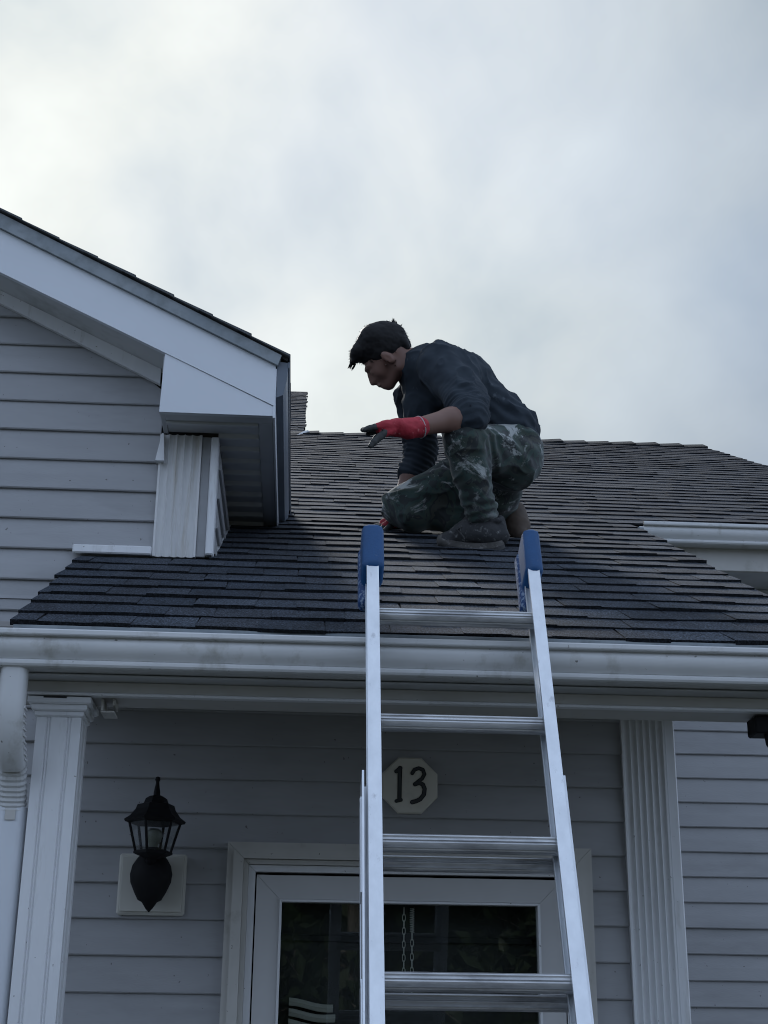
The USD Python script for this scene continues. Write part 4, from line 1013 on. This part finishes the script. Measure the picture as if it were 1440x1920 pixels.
glove(G, None, [(J(786, 801, 4.523), G(765, 804, .01), .0375, .034), (G(765, 804, .01), G(742, 801, 0), .034, .031), (G(748, 796, -.02), G(722, 799, -.02), .021, .018), (G(748, 799, .03), G(722, 803, .03), .022, .018), (G(748, 806, .0), G(716, 808, .0), .020, .017), (G(735, 808, -.02), G(716, 815, -.02), .015, .0125), (G(726, 797, -.022), G(708, 800, -.023), .0155, .0138), (G(726, 799, 0), G(707, 802, 0), .0155, .0138), (G(726, 803, .022), G(708, 807, .023), .015, .0133), (G(726, 806, .042), G(714, 813, .044), .0138, .0125)],
      [ch((714, 799, -.022, .0128), (703, 801, -.024, .0118), (692, 803, -.024, .0105), (684, 806, -.022, .0085)),
       ch((713, 801, .0, .0128), (702, 803, .0, .0118), (690, 805, .002, .0105), (680, 806, .004, .0085)),
       ch((714, 805, .022, .0125), (704, 808, .024, .0115), (695, 811, .024, .010), (690, 814, .022, .0085)),
       ch((718, 812, .042, .0118), (711, 815, .045, .0105), (704, 822, .045, .0095), (699, 827, .043, .008))],
      ch((722, 811, -.022, .0135), (711, 820, -.026, .0128), (701, 829, -.03, .0118), (695, 836, -.032, .0095)),
      G(660, 850, -.08) - .02, J(800, 780, 4.62) + .04, 'glove', cuffm)
gq = lambda x, y, o=0.0: J(x, y, 5.20 + o) + np.array([0, 0, .0])
def ch2(*p): return [(gq(x, y, o), r) for x, y, o, r in p]
glove(gq, None, [(gq(748, 955), gq(738, 975), .034, .03), (gq(738, 976), gq(722, 982, -.01), .027, .022), (gq(736, 978, .03), gq(720, 985, .03), .02, .017), (gq(738, 978, -.04), gq(722, 987, -.045), .02, .016)],
      [ch2((722, 983, .03, .012), (708, 986, .035, .0105), (697, 989, .035, .008)), ch2((722, 984, .005, .0125), (706, 987, .005, .011), (694, 990, .005, .0085)),
       ch2((722, 986, -.022, .0125), (708, 989, -.025, .011), (697, 992, -.025, .0085)), ch2((724, 988, -.048, .012), (713, 992, -.055, .010), (705, 994, -.06, .008))],
      ch2((736, 982, -.055, .0125), (728, 990, -.075, .0115), (722, 994, -.085, .009)),
      gq(675, 1015, -.12) - .02, gq(775, 935, .1) + .03, 'glove', None)

# ------------------------------------------------------------------ trees of the yard, mirrored in the pane
def tree(name, label, x, y, h, seed, dense):
    r = random.Random(seed); t = thing(name, label, 'tree', (x, y, GZ), group=None)
    br_ = [tube([(x, y, GZ), (x + .1, y, GZ + h * .4), (x - .05, y + .1, GZ + h * .95)], [.16, .11, .03], 8)]
    lv = []
    for k in range(46):
        z = GZ + h * r.uniform(.14, .92); a = r.uniform(0, 6.28); L = (1.0 - (z - GZ) / h * .75) * h * .34 * r.uniform(.6, 1.1)
        p0 = np.array([x, y, z]); p1 = p0 + L * np.array([math.cos(a), math.sin(a), r.uniform(.0, .5)])
        br_.append(tube([p0, .5 * (p0 + p1) + [0, 0, -.05 * L], p1], [.035, .022, .006], 5))
        for q in range(5):
            f = r.uniform(.35, 1); s0 = p0 + f * (p1 - p0); s1 = s0 + L * .3 * np.array([r.gauss(0, 1), r.gauss(0, 1), r.gauss(.2, .7)])
            br_.append(tube([s0, s1], [.010, .003], 4))
            for w in range(dense * 3 // 4):
                c = s0 + r.uniform(.1, 1.1) * (s1 - s0) + np.array([r.gauss(0, .12) for _ in range(3)]); sz = r.uniform(.15, .30)
                u = np.array([r.gauss(0, 1) for _ in range(3)]); u /= np.linalg.norm(u); v = np.cross(u, [r.gauss(0, 1), r.gauss(0, 1), 1]); v /= np.linalg.norm(v)
                lv.append(np.array([c - u * sz, c + v * sz * .5, c + u * sz, c - v * sz * .5]))
    part(t, 'trunk', cat(br_), 'bark')
    if lv:
        V = np.vstack(lv); n = len(lv); F = np.concatenate([np.arange(n)[:, None] * 4 + [0, 1, 2], np.arange(n)[:, None] * 4 + [0, 2, 3]])
        part(t, 'crown', (V, F), 'leaves')
for k, (x, y, h, d) in enumerate(((-5.5, -13, 7.5, 22), (-2.2, -15, 8.5, 24), (.8, -14, 8.0, 24), (3.6, -15, 8.6, 24), (6.6, -13, 7.6, 22), (-9, -14, 8, 22), (10, -14, 8, 22), (-4, -19, 9.5, 24), (-.5, -19, 9.8, 24), (2.3, -20, 9.9, 24), (5.3, -19, 9.5, 24))):
    tree('evergreen_tree', ['dark evergreen tree across the yard, mirrored in the door pane'][0], x, y, h, 20 + k, d)
    stage.GetPrimAtPath('/World/evergreen_tree' + (f'_{k:03d}' if k else '')).SetCustomDataByKey('group', 'trees mirrored in the door pane')
